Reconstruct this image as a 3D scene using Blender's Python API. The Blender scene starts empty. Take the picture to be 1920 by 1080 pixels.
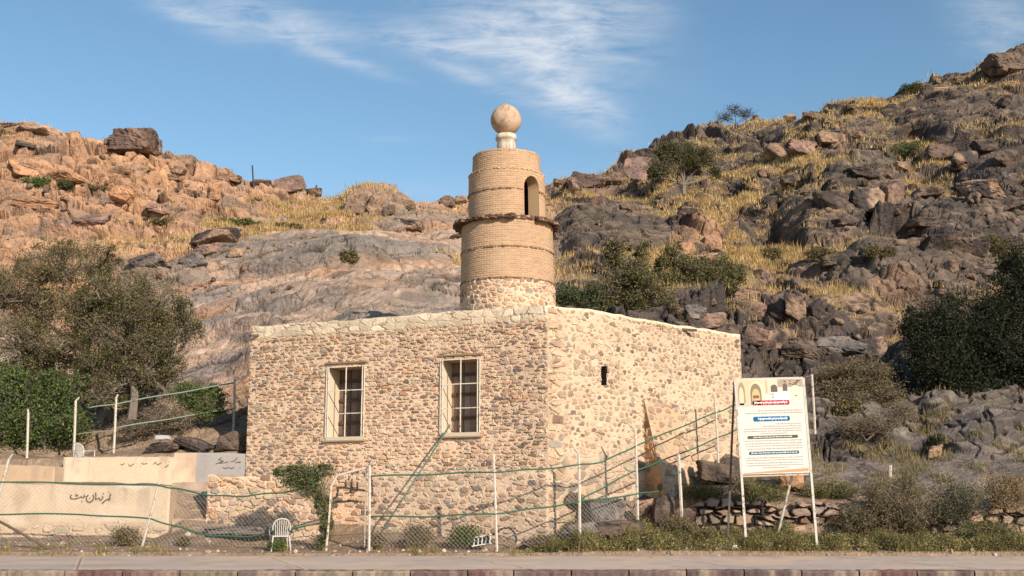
import bpy, math, random
import numpy as np
sc = bpy.context.scene
COL = sc.collection
rng = np.random.default_rng(7)
random.seed(7)
R = math.radians
# ------------------------------------------------------------------ camera, sky, sun, exposure
F = 2138.0; CAMZ = 1.3; PITCH = R(10.34)
SUN_AZ, SUN_EL = 33.0, 26.0            # sun stands behind the camera, to its right
cd = bpy.data.cameras.new('camera'); cam = bpy.data.objects.new('camera', cd); COL.objects.link(cam)
cd.sensor_width = 36; cd.lens = 36 * F / 1920; cd.clip_end = 3000
cam.location = (0, 0, CAMZ); cam.rotation_euler = (R(90) + PITCH, 0, 0)
sc.camera = cam
sc.view_settings.view_transform = 'Standard'; sc.view_settings.look = 'None'
sc.view_settings.exposure = 0.26; sc.view_settings.gamma = 1
CP, SP = math.cos(PITCH), math.sin(PITCH)
def ray(px, py):
    X = (np.asarray(px, float) - 960) / F; Y = (540 - np.asarray(py, float)) / F
    return X, CP - Y * SP, SP + Y * CP
def P(px, py, D):
    x, y, z = ray(px, py); t = D / y
    return np.stack(np.broadcast_arrays(x * t, y * t, CAMZ + z * t), -1)
def proj(x, y, z):
    f = y * CP + (z - CAMZ) * SP; u = -y * SP + (z - CAMZ) * CP
    return 960 + F * x / f, 540 - F * u / f
w = bpy.data.worlds.new('World'); sc.world = w; w.use_nodes = True
nt = w.node_tree; nt.nodes.clear()
def N(nt, t, **kw):
    n = nt.nodes.new(t)
    for k, v in kw.items():
        if k == 'i':
            for a, b in v.items():
                if hasattr(b, 'links') or isinstance(b, bpy.types.NodeSocket): nt.links.new(b, n.inputs[a])
                else: n.inputs[a].default_value = b
        else: setattr(n, k, v)
    return n
def M_(nt, op, a, b=None, c=None, clamp=False):
    n = nt.nodes.new('ShaderNodeMath'); n.operation = op; n.use_clamp = clamp
    for k, v in enumerate((a, b, c)):
        if v is None: continue
        if isinstance(v, bpy.types.NodeSocket): nt.links.new(v, n.inputs[k])
        else: n.inputs[k].default_value = v
    return n.outputs[0]
sky = N(nt, 'ShaderNodeTexSky', sky_type='NISHITA', sun_disc=False, sun_elevation=R(SUN_EL), sun_rotation=R(180 - SUN_AZ),
        air_density=1.15, dust_density=.35, ozone_density=.9, altitude=600)
tc = N(nt, 'ShaderNodeTexCoord'); sx = N(nt, 'ShaderNodeSeparateXYZ', i={0: tc.outputs['Generated']})
yy = M_(nt, 'MAXIMUM', sx.outputs[1], 0.02)
U = M_(nt, 'DIVIDE', sx.outputs[0], yy); V = M_(nt, 'DIVIDE', sx.outputs[2], yy)
def blob(px, py, rx, ry, rot, k):
    d = ray(px, py); u0, v0 = d[0] / d[1], d[2] / d[1]
    du = M_(nt, 'SUBTRACT', U, float(u0)); dv = M_(nt, 'SUBTRACT', V, float(v0))
    c, s = math.cos(R(rot)), math.sin(R(rot))
    a = M_(nt, 'ADD', M_(nt, 'MULTIPLY', du, c * F / rx), M_(nt, 'MULTIPLY', dv, s * F / rx))
    b = M_(nt, 'ADD', M_(nt, 'MULTIPLY', du, -s * F / ry), M_(nt, 'MULTIPLY', dv, c * F / ry))
    r2 = M_(nt, 'ADD', M_(nt, 'MULTIPLY', a, a), M_(nt, 'MULTIPLY', b, b))
    return M_(nt, 'MULTIPLY', M_(nt, 'POWER', 2.718, M_(nt, 'MULTIPLY', r2, -1.0)), k)
tot = None
for a in [(1000, 70, 190, 85, -12, .95), (1080, 190, 90, 42, -30, .95), (830, 80, 150, 26, -10, .6), (520, 40, 150, 40, -16, .75), (640, 110, 110, 14, -20, .55),
          (330, 15, 130, 28, -25, .5), (1890, 60, 75, 110, 40, .5), (1120, 20, 120, 50, 0, .6), (740, 260, 60, 10, 0, .12), (900, 150, 120, 16, -25, .45), (820, 355, 260, 26, 2, .10), (1120, 320, 150, 25, 8, .10)]:
    q = blob(*a); tot = q if tot is None else M_(nt, 'ADD', tot, q)
cmb = N(nt, 'ShaderNodeCombineXYZ', i={0: U, 1: V, 2: 0.0})
mp = N(nt, 'ShaderNodeMapping', i={0: cmb.outputs[0], 'Rotation': (0, 0, R(20)), 'Scale': (9, 42, 1)})
n1 = N(nt, 'ShaderNodeTexNoise', i={'Vector': mp.outputs[0], 'Scale': 1.5, 'Detail': 10.0, 'Roughness': .68, 'Distortion': .5})
mp2 = N(nt, 'ShaderNodeMapping', i={0: cmb.outputs[0], 'Rotation': (0, 0, R(-14)), 'Scale': (16, 30, 1)})
n2 = N(nt, 'ShaderNodeTexNoise', i={'Vector': mp2.outputs[0], 'Scale': 1.4, 'Detail': 8.0, 'Roughness': .6, 'Distortion': .5})
nn = M_(nt, 'ADD', M_(nt, 'MULTIPLY', n1.outputs[0], .65), M_(nt, 'MULTIPLY', n2.outputs[0], .35))
msk = M_(nt, 'MULTIPLY', M_(nt, 'SMOOTH_MIN', tot, 1.0, .3), M_(nt, 'MULTIPLY', M_(nt, 'SUBTRACT', nn, .34), 3.4, clamp=True), clamp=True)
mx = N(nt, 'ShaderNodeMix', data_type='RGBA'); nt.links.new(msk, mx.inputs['Factor']); hs = N(nt, 'ShaderNodeHueSaturation', i={'Hue': .495, 'Saturation': 1.17, 'Value': 1.06}); nt.links.new(sky.outputs[0], hs.inputs['Color']); nt.links.new(hs.outputs[0], mx.inputs[6])
mx.inputs[7].default_value = (6.0, 6.3, 6.7, 1)
bg = N(nt, 'ShaderNodeBackground', i={0: mx.outputs[2], 1: 0.11}); nt.links.new(bg.outputs[0], N(nt, 'ShaderNodeOutputWorld').inputs[0])
sl = bpy.data.lights.new('sun', 'SUN'); sl.energy = 5.0; sl.angle = R(.5); sl.color = (1, .885, .735)
so = bpy.data.objects.new('sun', sl); COL.objects.link(so); so.rotation_euler = (R(90 - SUN_EL), 0, R(SUN_AZ)); so.location = (20, -30, 30)
# ------------------------------------------------------------------ numeric helpers
def h2(ix, iy, seed=0):
    a = (ix.astype(np.int64) * 374761393 + iy.astype(np.int64) * 668265263 + seed * 974634777) & 0xffffffff
    a = ((a ^ (a >> 13)) * 1274126177) & 0xffffffff
    a = ((a ^ (a >> 16)) * 2246822519) & 0xffffffff
    return ((a ^ (a >> 15)) & 0xffffff) / 16777216.0
def vn(x, y, seed=0):
    x = np.asarray(x, float); y = np.asarray(y, float)
    ix, iy = np.floor(x), np.floor(y); fx, fy = x - ix, y - iy
    fx = fx * fx * (3 - 2 * fx); fy = fy * fy * (3 - 2 * fy)
    a, b, c, d = h2(ix, iy, seed), h2(ix + 1, iy, seed), h2(ix, iy + 1, seed), h2(ix + 1, iy + 1, seed)
    return (a * (1 - fx) + b * fx) * (1 - fy) + (c * (1 - fx) + d * fx) * fy
def fbm(x, y, o=4, seed=0, g=.5):
    s = 0; a = 1; t = 0
    for k in range(o):
        s = s + a * vn(x * 2 ** k + 17.3 * k, y * 2 ** k - 9.1 * k, seed + k); t += a; a *= g
    return s / t * 2 - 1
def worley(u, v, seed=0, ju=.8, jv=.8):
    iu, iv = np.floor(u), np.floor(v)
    F1 = np.full(u.shape, 9.); F2 = F1.copy(); I = np.zeros(u.shape); J = I.copy(); DX = I.copy(); DY = I.copy()
    for a in (-1, 0, 1):
        for b in (-1, 0, 1):
            cu, cv = iu + a, iv + b
            x = cu + .5 + (h2(cu, cv, seed) - .5) * ju - u; y = cv + .5 + (h2(cu, cv, seed + 1) - .5) * jv - v
            d = np.sqrt(x * x + y * y)
            n = d < F1
            F2 = np.where(n, F1, np.minimum(F2, d)); F1 = np.where(n, d, F1)
            I = np.where(n, cu, I); J = np.where(n, cv, J); DX = np.where(n, -x, DX); DY = np.where(n, -y, DY)
    return F1, F2, I, J, DX, DY
def sst(a, b, x):
    t = np.clip((x - a) / (b - a), 0, 1); return t * t * (3 - 2 * t)
def mix(a, b, t):
    t = np.asarray(t)[..., None]; return np.asarray(a) * (1 - t) + np.asarray(b) * t
def pal(cols, r):
    cols = np.array(cols); return cols[np.minimum((r * len(cols)).astype(int), len(cols) - 1)]
# ------------------------------------------------------------------ object helpers
def tagit(o, label=None, cat=None, group=None, kind=None, category=None):
    cat = cat or category
    for k, v in (('label', label), ('category', cat), ('group', group), ('kind', kind)):
        if v: o[k] = v
    return o
def mk(name, v, faces, mat, parent=None, col=None, smooth=False, **tg):
    v = np.asarray(v, np.float32).reshape(-1, 3)
    if parent is not None:
        off = np.array(parent['_o'], np.float32); v = v - off
    if isinstance(faces, np.ndarray): faces = [faces]
    me = bpy.data.meshes.new(name); me.vertices.add(len(v)); me.vertices.foreach_set('co', v.ravel())
    li, st, tt = [], [], []; k = 0
    for f in faces:
        if isinstance(f, np.ndarray):
            n, m = f.shape; li.append(f.ravel()); st.append(k + np.arange(n) * m); tt.append(np.full(n, m)); k += n * m
        else:
            li.append(np.array(f)); st.append(np.array([k])); tt.append(np.array([len(f)])); k += len(f)
    li = np.concatenate(li).astype(np.int32); st = np.concatenate(st).astype(np.int32); tt = np.concatenate(tt).astype(np.int32)
    me.loops.add(len(li)); me.loops.foreach_set('vertex_index', li)
    me.polygons.add(len(st)); me.polygons.foreach_set('loop_start', st); me.polygons.foreach_set('loop_total', tt)
    me.polygons.foreach_set('use_smooth', np.full(len(st), bool(smooth)))
    me.update(); me.validate()
    if col is not None:
        c = np.ones((len(v), 4), np.float32); c[:, :3] = np.asarray(col, np.float32).reshape(-1, 3)
        at = me.color_attributes.new('Col', 'FLOAT_COLOR', 'POINT'); at.data.foreach_set('color', c.ravel())
    me.materials.append(mat)
    o = bpy.data.objects.new(name, me); COL.objects.link(o)
    if parent is not None: o.parent = parent
    return tagit(o, **tg)
ROOTS = []
def empty(name, loc, label, cat, group=None, parent=None):
    o = bpy.data.objects.new(name, None); COL.objects.link(o); loc = [float(q) for q in loc]
    o.location = loc; o['_o'] = loc; o.empty_display_size = .2
    if parent is not None:
        o.parent = parent; o.location = [a - b for a, b in zip(loc, parent['_o'])]
    ROOTS.append(o)
    return tagit(o, label, cat, group)
def sub(o, parent_origin):       # make a mesh usable as parent of sub-parts (mesh lives at its parent's origin)
    o['_o'] = list(parent_origin); ROOTS.append(o); return o
class G:                          # geometry gatherer
    def __init__(s): s.v = []; s.f = []; s.c = []; s.n = 0
    def add(s, v, fs, c=None):
        v = np.asarray(v, float).reshape(-1, 3)
        for f in (fs if isinstance(fs, list) else [fs]): s.f.append(np.asarray(f) + s.n if isinstance(f, np.ndarray) else [q + s.n for q in f])
        s.v.append(v); s.n += len(v)
        s.c.append(np.broadcast_to(np.asarray(c if c is not None else (1, 1, 1), float), v.shape))
        return s
    def tube(s, pts, r, ns=6, c=None, cap=True):
        pts = np.asarray(pts, float); n = len(pts); r = np.broadcast_to(r, (n,))
        t = np.gradient(pts, axis=0); t /= np.linalg.norm(t, axis=1)[:, None] + 1e-9
        up = np.array([0, 0, 1.]) if abs(t[0][2]) < .9 else np.array([1., 0, 0])
        a = np.cross(t, up); a /= np.linalg.norm(a, axis=1)[:, None] + 1e-9; b = np.cross(t, a)
        th = np.arange(ns) / ns * 2 * np.pi
        V = pts[:, None] + r[:, None, None] * (a[:, None] * np.cos(th)[None, :, None] + b[:, None] * np.sin(th)[None, :, None])
        i = np.arange(n - 1)[:, None] * ns; j = np.arange(ns)[None]; k = (j + 1) % ns
        f = np.stack([i + j, i + k, i + ns + k, i + ns + j], -1).reshape(-1, 4)
        fs = [f]
        if cap: fs += [list(range(ns))[::-1], list(range((n - 1) * ns, n * ns))]
        return s.add(V, fs, c)
    def box(s, c0, ax, ay, az, c=None):   # centre and half-axis vectors
        c0 = np.asarray(c0, float); ax, ay, az = map(lambda q: np.asarray(q, float), (ax, ay, az))
        V = [c0 + i * ax + j * ay + k * az for k in (-1, 1) for j in (-1, 1) for i in (-1, 1)]
        return s.add(V, np.array([[0, 2, 3, 1], [4, 5, 7, 6], [0, 1, 5, 4], [2, 6, 7, 3], [0, 4, 6, 2], [1, 3, 7, 5]]), c)
    def bar(s, a, b, w_, h_, c=None, up=(0, 0, 1)):
        a = np.asarray(a, float); b = np.asarray(b, float); d = (b - a) / 2; L = np.linalg.norm(d); t = d / L
        x = np.cross(t, up); x /= np.linalg.norm(x) + 1e-9; y = np.cross(x, t)
        return s.box((a + b) / 2, d, x * w_ / 2, y * h_ / 2, c)
    def out(s, name, mat, parent=None, **k):
        return mk(name, np.concatenate(s.v), s.f, mat, parent, col=np.concatenate(s.c), **k)
# ------------------------------------------------------------------ materials
def material(name, col=(.5, .5, .5), attr=True, rough=.9, noise=((9, .25),), bump=((40, .01),), spec=.25, trans=0, metal=0, spots=None):
    m = bpy.data.materials.new(name); m.use_nodes = True; t = m.node_tree; b = t.nodes['Principled BSDF']
    b.inputs['Roughness'].default_value = rough; b.inputs['Specular IOR Level'].default_value = spec; b.inputs['Metallic'].default_value = metal
    co = N(t, 'ShaderNodeTexCoord').outputs['Object']
    if attr: c = N(t, 'ShaderNodeAttribute', attribute_name='Col').outputs['Color']
    else:
        rgb = N(t, 'ShaderNodeRGB'); rgb.outputs[0].default_value = (*col, 1); c = rgb.outputs[0]
    for sca, amp in noise:
        n = N(t, 'ShaderNodeTexNoise', i={'Vector': co, 'Scale': float(sca), 'Detail': 6.0, 'Roughness': .65})
        g = M_(t, 'MULTIPLY_ADD', n.outputs[0], 2 * amp, 1 - amp)
        v = N(t, 'ShaderNodeVectorMath', operation='SCALE'); t.links.new(c, v.inputs[0]); t.links.new(g, v.inputs['Scale']); c = v.outputs[0]
    if spots:
        sca, lo, hi, sc_ = spots
        n = N(t, 'ShaderNodeTexNoise', i={'Vector': co, 'Scale': float(sca), 'Detail': 5.0, 'Roughness': .7})
        f = M_(t, 'MULTIPLY', M_(t, 'SUBTRACT', n.outputs[0], lo), 1 / (hi - lo), clamp=True)
        q = N(t, 'ShaderNodeMix', data_type='RGBA'); t.links.new(f, q.inputs['Factor']); t.links.new(c, q.inputs[6]); q.inputs[7].default_value = (*sc_, 1); c = q.outputs[2]
    t.links.new(c, b.inputs['Base Color'])
    hh = None
    for sca, amp in bump:
        n = N(t, 'ShaderNodeTexNoise', i={'Vector': co, 'Scale': float(sca), 'Detail': 6.0, 'Roughness': .6})
        q = M_(t, 'MULTIPLY', n.outputs[0], amp); hh = q if hh is None else M_(t, 'ADD', hh, q)
    if hh is not None:
        bn = N(t, 'ShaderNodeBump', i={'Height': hh, 'Distance': 1.0, 'Strength': 1.0}); t.links.new(bn.outputs[0], b.inputs['Normal'])
    if trans:
        tr = N(t, 'ShaderNodeBsdfTranslucent'); t.links.new(c, tr.inputs[0]); ms = N(t, 'ShaderNodeMixShader', i={0: trans})
        t.links.new(b.outputs[0], ms.inputs[1]); t.links.new(tr.outputs[0], ms.inputs[2])
        t.links.new(ms.outputs[0], t.nodes['Material Output'].inputs[0])
    return m
MT = dict(
    rock=material('hill_rock', noise=((1.1, .2), (4.5, .42), (16, .3)), bump=((2.2, .22), (8, .09), (30, .02))),
    boulder=material('boulder_rock', noise=((2, .25), (7, .4), (30, .25)), bump=((4, .10), (14, .04))),
    masonry=material('rubble_masonry', noise=((2, .08), (25, .16), (90, .12)), bump=((60, .006), (160, .003))),
    plaster=material('cream_plaster', noise=((1.2, .12), (8, .12), (60, .08)), bump=((12, .006), (80, .003))),
    brick=material('tan_brick', noise=((1.2, .1), (12, .12), (70, .1)), bump=((70, .004),)),
    leaf=material('leaf', rough=.7, noise=(), bump=(), trans=.25),
    grass=material('grass', rough=.8, noise=(), bump=(), trans=.3),
    bark=material('bark', rough=.95, noise=((12, .3),), bump=((30, .01),)),
    concrete=material('pavement_concrete', noise=((.35, .16), (2, .14), (30, .14), (150, .12)), bump=((90, .003),), spots=(1.1, .55, .75, (.36, .25, .17))),
    asphalt=material('asphalt', (.055, .052, .05), False, noise=((.6, .2), (80, .3)), bump=((140, .004),)),
    kerb=material('kerb_stone', noise=((3, .25), (18, .3)), bump=((30, .01),)),
    white=material('white_painted_steel', rough=.6, noise=((20, .12),), bump=(), spots=(13, .55, .66, (.16, .07, .03))),
    green=material('green_painted_pipe', rough=.5, noise=((15, .2),), bump=(), spots=(6, .60, .7, (.14, .08, .04))),
    steel=material('galvanised_steel', rough=.5, noise=((15, .2),), bump=(), spots=(9, .56, .68, (.15, .08, .04))),
    wood=material('weathered_wood', rough=.9, noise=((6, .3), (40, .3)), bump=((40, .01),)),
    plastic=material('white_plastic', rough=.4, noise=((10, .06),), bump=()),
    sign=material('printed_board', rough=.9, noise=((1.5, .10), (12, .08)), bump=(), spec=.05),
)
# ------------------------------------------------------------------ terrain
FRONT = {}
C_ = {   # pixel column: (depth, pixel row) pairs down the hillside, ridge last
 -1800: [(25.3, 1040), (28, 1010), (31, 880), (36, 800), (44, 680), (56, 560), (70, 480)],
 -400: [(25.3, 1040), (27, 1021), (28.5, 1004), (28.9, 930), (31, 880), (34, 800), (40, 700), (48, 600), (56, 490), (64, 390), (74, 235)],
 0: [(25.3, 1039), (27, 1018), (28.95, 1003), (29.15, 908), (30.5, 900), (30.75, 862), (34, 805), (38, 720), (44, 610), (50, 530), (56, 460), (62, 390), (68, 315), (77, 228)],
 150: [(25.3, 1039), (27, 1018), (28.8, 1004), (29.0, 908), (30.55, 902), (30.8, 858), (32, 846), (34, 800), (38, 715), (44, 615), (50, 530), (56, 460), (62, 390), (68, 325), (75, 248)],
 290: [(25.3, 1039), (27, 1019), (28.6, 1005), (28.8, 910), (30.6, 906), (30.85, 850), (32.3, 825), (34, 775), (37, 705), (42, 615), (48, 545), (54, 480), (60, 420), (66, 345), (73, 275)],
 345: [(25.3, 1039), (26.5, 1028), (27.2, 1018), (28.3, 985), (29.5, 925), (30.65, 906), (30.9, 842), (32.4, 820), (34, 765), (37, 690), (42, 610), (48, 540), (54, 475), (60, 415), (66, 350), (72, 290)],
 430: [(25.3, 1039), (26.5, 1030), (27.8, 1012), (28.4, 985), (29.5, 942), (30.7, 906), (30.95, 835), (33, 800), (36, 700), (40, 625), (46, 555), (52, 500), (58, 445), (64, 390), (71, 320)],
 520: [(25.3, 1039), (26.5, 1031), (28, 1017), (29.9, 1004), (31.5, 850), (34, 720), (36.5, 640), (40, 598), (46, 548), (52, 500), (58, 450), (64, 400), (71, 347)],
 700: [(25.3, 1039), (26.5, 1031), (27.4, 1016), (28.5, 1000), (31, 880), (34, 700), (36.5, 602), (42, 560), (48, 510), (55, 460), (64, 410), (76, 360)],
 870: [(25.3, 1039), (26.5, 1031), (27, 1022), (28.5, 1000), (33, 800), (36, 612), (40, 585), (46, 545), (54, 492), (62, 440), (70, 402), (82, 365)],
 1030: [(25.3, 1039), (26.5, 1031), (27, 1012), (28, 990), (32, 800), (36, 620), (40, 600), (46, 560), (54, 500), (62, 450), (72, 400), (86, 345)],
 1120: [(25.3, 1039), (26.3, 1025), (27.5, 990), (28, 965), (32, 820), (36, 640), (40, 605), (46, 560), (52, 505), (60, 452), (72, 405), (90, 318)],
 1210: [(25.3, 1039), (26.2, 1024), (27.5, 998), (28.5, 952), (29.3, 925), (31.5, 870), (36, 660), (40, 612), (46, 565), (52, 505), (60, 452), (72, 400), (84, 345), (96, 280)],
 1345: [(25.3, 1039), (26.3, 1022), (27.4, 1005), (27.7, 950), (29.5, 905), (31.2, 868), (36, 720), (40, 640), (46, 575), (52, 515), (60, 460), (70, 405), (82, 345), (94, 290), (106, 240)],
 1450: [(25.3, 1039), (26.3, 1024), (27.4, 1008), (27.7, 945), (28.5, 925), (31, 870), (34, 805), (38, 730), (43, 665), (48, 610), (54, 545), (60, 485), (68, 405), (78, 335), (90, 275), (104, 222)],
 1700: [(25.3, 1039), (26.3, 1026), (27.4, 1010), (27.7, 955), (28.5, 935), (31, 885), (34, 835), (38, 770), (42, 700), (48, 600), (54, 520), (60, 450), (66, 390), (73, 320), (80, 255), (90, 178)],
 1920: [(25.3, 1039), (26.3, 1026), (27.4, 1010), (27.7, 955), (28.5, 925), (31, 870), (34, 820), (38, 755), (42, 690), (48, 590), (54, 500), (60, 430), (66, 350), (71, 280), (77, 200), (86, 90)],
 2300: [(25.3, 1039), (27.7, 955), (31, 860), (36, 760), (42, 660), (50, 500), (58, 370), (66, 230), (74, 90), (86, -60)],
 3600: [(25.3, 1039), (27.7, 1000), (34, 860), (42, 700), (60, 500), (80, 400)],
}
RID = np.array([(-1800, 480), (-400, 240), (0, 232), (60, 233), (130, 250), (190, 270), (240, 280), (300, 292), (350, 300), (400, 322), (450, 338), (500, 352), (600, 372), (700, 372), (780, 380), (870, 375), (1020, 352), (1090, 332), (1180, 308), (1240, 285), (1340, 250), (1400, 234), (1500, 222), (1560, 208), (1680, 186), (1740, 166), (1820, 142), (1880, 105), (1920, 92), (2300, -50), (3600, 400)], float)
pxs = np.concatenate([np.arange(-1800, -200, 40), np.arange(-200, 2120, 2.3), np.arange(2120, 3600, 40)])
Ds = np.concatenate([np.arange(25.3, 33, .07), np.arange(33, 62, .085), np.arange(62, 112, .14), np.arange(112, 165, 2.2)])
ctrl = sorted(C_)
cols = []
for k in ctrl:
    a = list(C_[k]); Dr, pr = a[-1]; a += [(Dr + 7, pr + .12 * (930 - pr)), (Dr + 60, pr + .75 * (930 - pr))]
    a = np.array(a, float); cols.append(np.interp(Ds, a[:, 0], a[:, 1]))
cols = np.array(cols)
PY = np.empty((len(Ds), len(pxs)))
for i in range(len(Ds)): PY[i] = np.interp(pxs, ctrl, cols[:, i])
def bl(a, n, ax):
    k = np.ones(n) / n; pad = [(0, 0), (0, 0)]; pad[ax] = (n // 2, n - 1 - n // 2)
    b = np.pad(a, pad, mode='edge'); return np.apply_along_axis(lambda q: np.convolve(q, k, 'valid'), ax, b)
sm = bl(bl(PY, 17, 0), 31, 1); wt = sst(31, 35, Ds)[:, None]; PY = PY * (1 - wt) + sm * wt
rid = np.interp(pxs, RID[:, 0], RID[:, 1])
cur = np.where(Ds[:, None] > 50, PY, 2000).min(0)
PY = PY + (rid - cur)[None] * sst(40, 75, Ds)[:, None]
PX = np.broadcast_to(pxs[None], PY.shape); DD = np.broadcast_to(Ds[:, None], PY.shape)
B = P(PX, PY, DD); X, Y, Z = B[..., 0].copy(), B[..., 1].copy(), B[..., 2].copy()
# regions, softly broken up
jx = PX + 50 * fbm(X * .16, Y * .16, 4, 50); jy = PY + 34 * fbm(X * .2, Y * .2, 4, 60)
right = sst(1000, 1120, jx) * sst(640, 560, 0 * jx + 600)
right = sst(990, 1110, jx)
left = (1 - sst(400, 560, jx + (jy - 400) * .9)) * (1 - sst(500, 600, jy))
topmid = (1 - right) * (1 - sst(395, 440, jy))
left = np.clip(left + topmid * .8, 0, 1)
mid = np.clip(1 - left - right, 0, 1)
far = sst(30.4, 34, DD)
inb = sst(27, 28.5, DD) * (1 - far)
# rock domes and slabs (pixel centre, radii, height in metres, darkness)
DOMES = [(1150, 445, 118, 42, 1.5, 1), (1545, 432, 95, 44, 1.7, 1), (1830, 440, 130, 46, 1.6, 1), (1720, 520, 175, 58, 1.3, .9), (1560, 615, 140, 34, 1.2, .7),
         (1100, 365, 70, 16, .9, .5), (1620, 345, 85, 34, 1.5, .9), (1870, 335, 80, 40, 1.5, .9), (1800, 215, 150, 50, .9, .8), (1440, 255, 60, 18, .9, .5), (1660, 245, 90, 26, .6, .6),
         (560, 478, 170, 34, .9, .75), (300, 505, 95, 22, .7, .7), (740, 470, 110, 26, .5, .5), (640, 560, 190, 26, .5, .5), (820, 535, 90, 22, .4, .6), (450, 600, 80, 22, .4, .4),
         (1310, 448, 55, 28, .8, -.6), (1450, 600, 70, 22, .7, .5), (1650, 800, 150, 42, .6, .9), (1850, 800, 120, 60, .7, .9), (1480, 800, 90, 34, .5, .8), (1350, 890, 60, 34, .7, .9), (1720, 890, 220, 34, .4, .7),
         (780, 412, 120, 14, .5, .6), (700, 385, 70, 20, 1.2, .5), (1240, 410, 120, 14, .4, .6), (150, 330, 190, 26, .9, -.5), (130, 395, 180, 30, .9, -.4), (330, 395, 90, 26, .7, -.3), (40, 290, 90, 16, .8, 0)]
dark = np.zeros(PX.shape)
for (a, b, rx, ry, hh, dk) in DOMES:
    q = ((PX - a) / rx) ** 2 + ((PY - b) / ry) ** 2 + .28 * fbm(X * .5 + a, Y * .5, 3, 70)
    wgt = np.clip(1 - q, 0, 1) ** .5
    Z += hh * wgt * far
    dark += dk * sst(0, .35, wgt)
rocky = np.clip(.15 + right * (.35 + .9 * sst(-.1, .35, fbm(X * .11, Y * .09, 3, 80))) + .5 * np.abs(dark), 0, 1.2)
# strata ledges on the left
st = 1.9; q = (Z + 1.1 * fbm(X * .09, Y * .09, 3, 90)) / st; fr = q - np.floor(q)
Z += far * left * .66 * st * (sst(.46, .98, fr) - fr)
q = (Z + .5 * fbm(X * .2, Y * .2, 3, 91)) / .8; fr = q - np.floor(q)
Z += far * left * .5 * .8 * (sst(.45, .98, fr) - fr)
f0 = worley(X / 2.6 + .3 * fbm(X * .5, Y * .5, 2, 97), Y / 4.2, 98); o0 = h2(f0[2], f0[3], 99)
q = (Z + 1.3 * fbm(X * .13, Y * .13, 3, 100) + .35 * fbm(X * .5, Y * .4, 2, 101)) / 1.7; fr = q - np.floor(q); mR = right * sst(-.3, .1, fbm(X * .1 + 4, Y * .12, 3, 102)) * (1 - .7 * sst(.2, .6, dark))
Z += far * mR * .72 * 1.7 * (sst(.66, .97, fr) - fr); riserR = mR * sst(.6, .7, fr) * sst(1., .95, fr)
# slab lineation in the middle, climbing to the right
ca, sa = math.cos(R(-24)), math.sin(R(-24)); ux, uy = X * ca + Y * sa, -X * sa + Y * ca
q = (Z + .9 * fbm(ux * .12, uy * .3, 3, 92)) / 1.5; fr = q - np.floor(q)
Z += far * mid * .5 * 1.5 * (sst(.62, .98, fr) - fr)
Z += far * mid * .35 * fbm(ux * .15, uy * .5, 3, 93)
# walk each column at even steps along the surface, so that cliffs get as many rows as flats
NR = 1120; arr = dict(X=X, Y=Y, Z=Z, PX=PX, PY=PY, DD=DD, jx=jx, jy=jy, left=left, right=right, mid=mid, far=far, dark=dark, rocky=rocky); outp = {k: np.empty((NR, len(pxs))) for k in arr}
wgt_ = np.where(Ds[:-1] > 112, .15, 1.) / np.maximum(Ds[:-1], 30) * np.where(Ds[:-1] < 31, .6, 1)
KK = np.empty((NR, len(pxs)))
for j in range(len(pxs)):
    ds_ = np.sqrt(np.diff(Y[:, j]) ** 2 + (1.6 * np.diff(Z[:, j])) ** 2) * wgt_; cs = np.concatenate([[0], np.cumsum(ds_)]); KK[:, j] = np.interp(np.linspace(0, cs[-1], NR), cs, np.arange(len(Ds)))
KK = bl(KK, 61, 1)          # neighbouring columns keep in step
for j in range(len(pxs)):
    k_ = KK[:, j]; i0 = np.minimum(k_.astype(int), len(Ds) - 2); fk = k_ - i0
    for k in arr: c_ = arr[k][:, j]; outp[k][:, j] = c_[i0] * (1 - fk) + c_[i0 + 1] * fk
X, Y, Z, PX, PY, DD, jx, jy, left, right, mid, far, dark, rocky = (outp[k] for k in arr)
# fractured blocks, laid out on the slope surface and pushed out along it
W = Z * 1.3 + Y * .3; off = np.zeros(Z.shape)
def facets(sc1, amp, sl_, seed, ax=1.):
    wx = X / sc1 + .35 * fbm(X * 1.2 / sc1, W * 1.2 / sc1, 2, seed + 9); wy = W / sc1 * ax + .35 * fbm(X * 1.2 / sc1 + 5, W * 1.2 / sc1, 2, seed + 8)
    F1, F2, I, J, dx, dy = worley(wx, wy, seed)
    e = F2 - F1; return (amp * (h2(I, J, seed + 3) - .15) + sl_ * sc1 * ((h2(I, J, seed + 4) - .5) * dx + (h2(I, J, seed + 5) - .45) * dy)) * sst(0, .2, e), e, h2(I, J, seed + 6)
f1, e1, id1 = facets(4.4, 1.7, .9, 200, 1.0); f2, e2, id2 = facets(1.25, .6, .9, 220, 1.3); f3, e3, id3 = facets(.7, .28, .8, 240, 1.2)
A = right * rocky * (1 - .85 * np.exp(-((PX - 1260) / 150) ** 2 - ((PY - 530) / 65) ** 2)); A = A * (1 - .6 * np.exp(-((PX - 1290) / 60) ** 2 - ((PY - 350) / 30) ** 2))
dsl = right * sst(.2, .6, dark)
ln = W - .38 * X
off += dsl * (.30 * fbm(X * .22, ln * .9, 4, 95) + .16 * fbm(X * .4, ln * 2.0, 2, 96)) + mid * (.22 * fbm(X * .2, (W - .5 * X) * 1.2, 4, 93) + .13 * fbm(X * .35, (W - .5 * X) * 2.0, 2, 94)) + left * .20 * fbm(X * .35, W * 1.9, 2, 97)
A = A * (1 - .75 * dsl) * (1 - .8 * np.exp(-((PX - 1690) / 260) ** 4 - ((PY - 840) / 85) ** 4))
lb = far * left * (PX < 520) * np.clip(np.exp(-((PY - 316) / 20) ** 2) + np.exp(-((PY - 385) / 28) ** 2) * (PX < 470) + .0, 0, 1)
off += lb * (f1 * .45 + f2 * .6)
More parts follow.
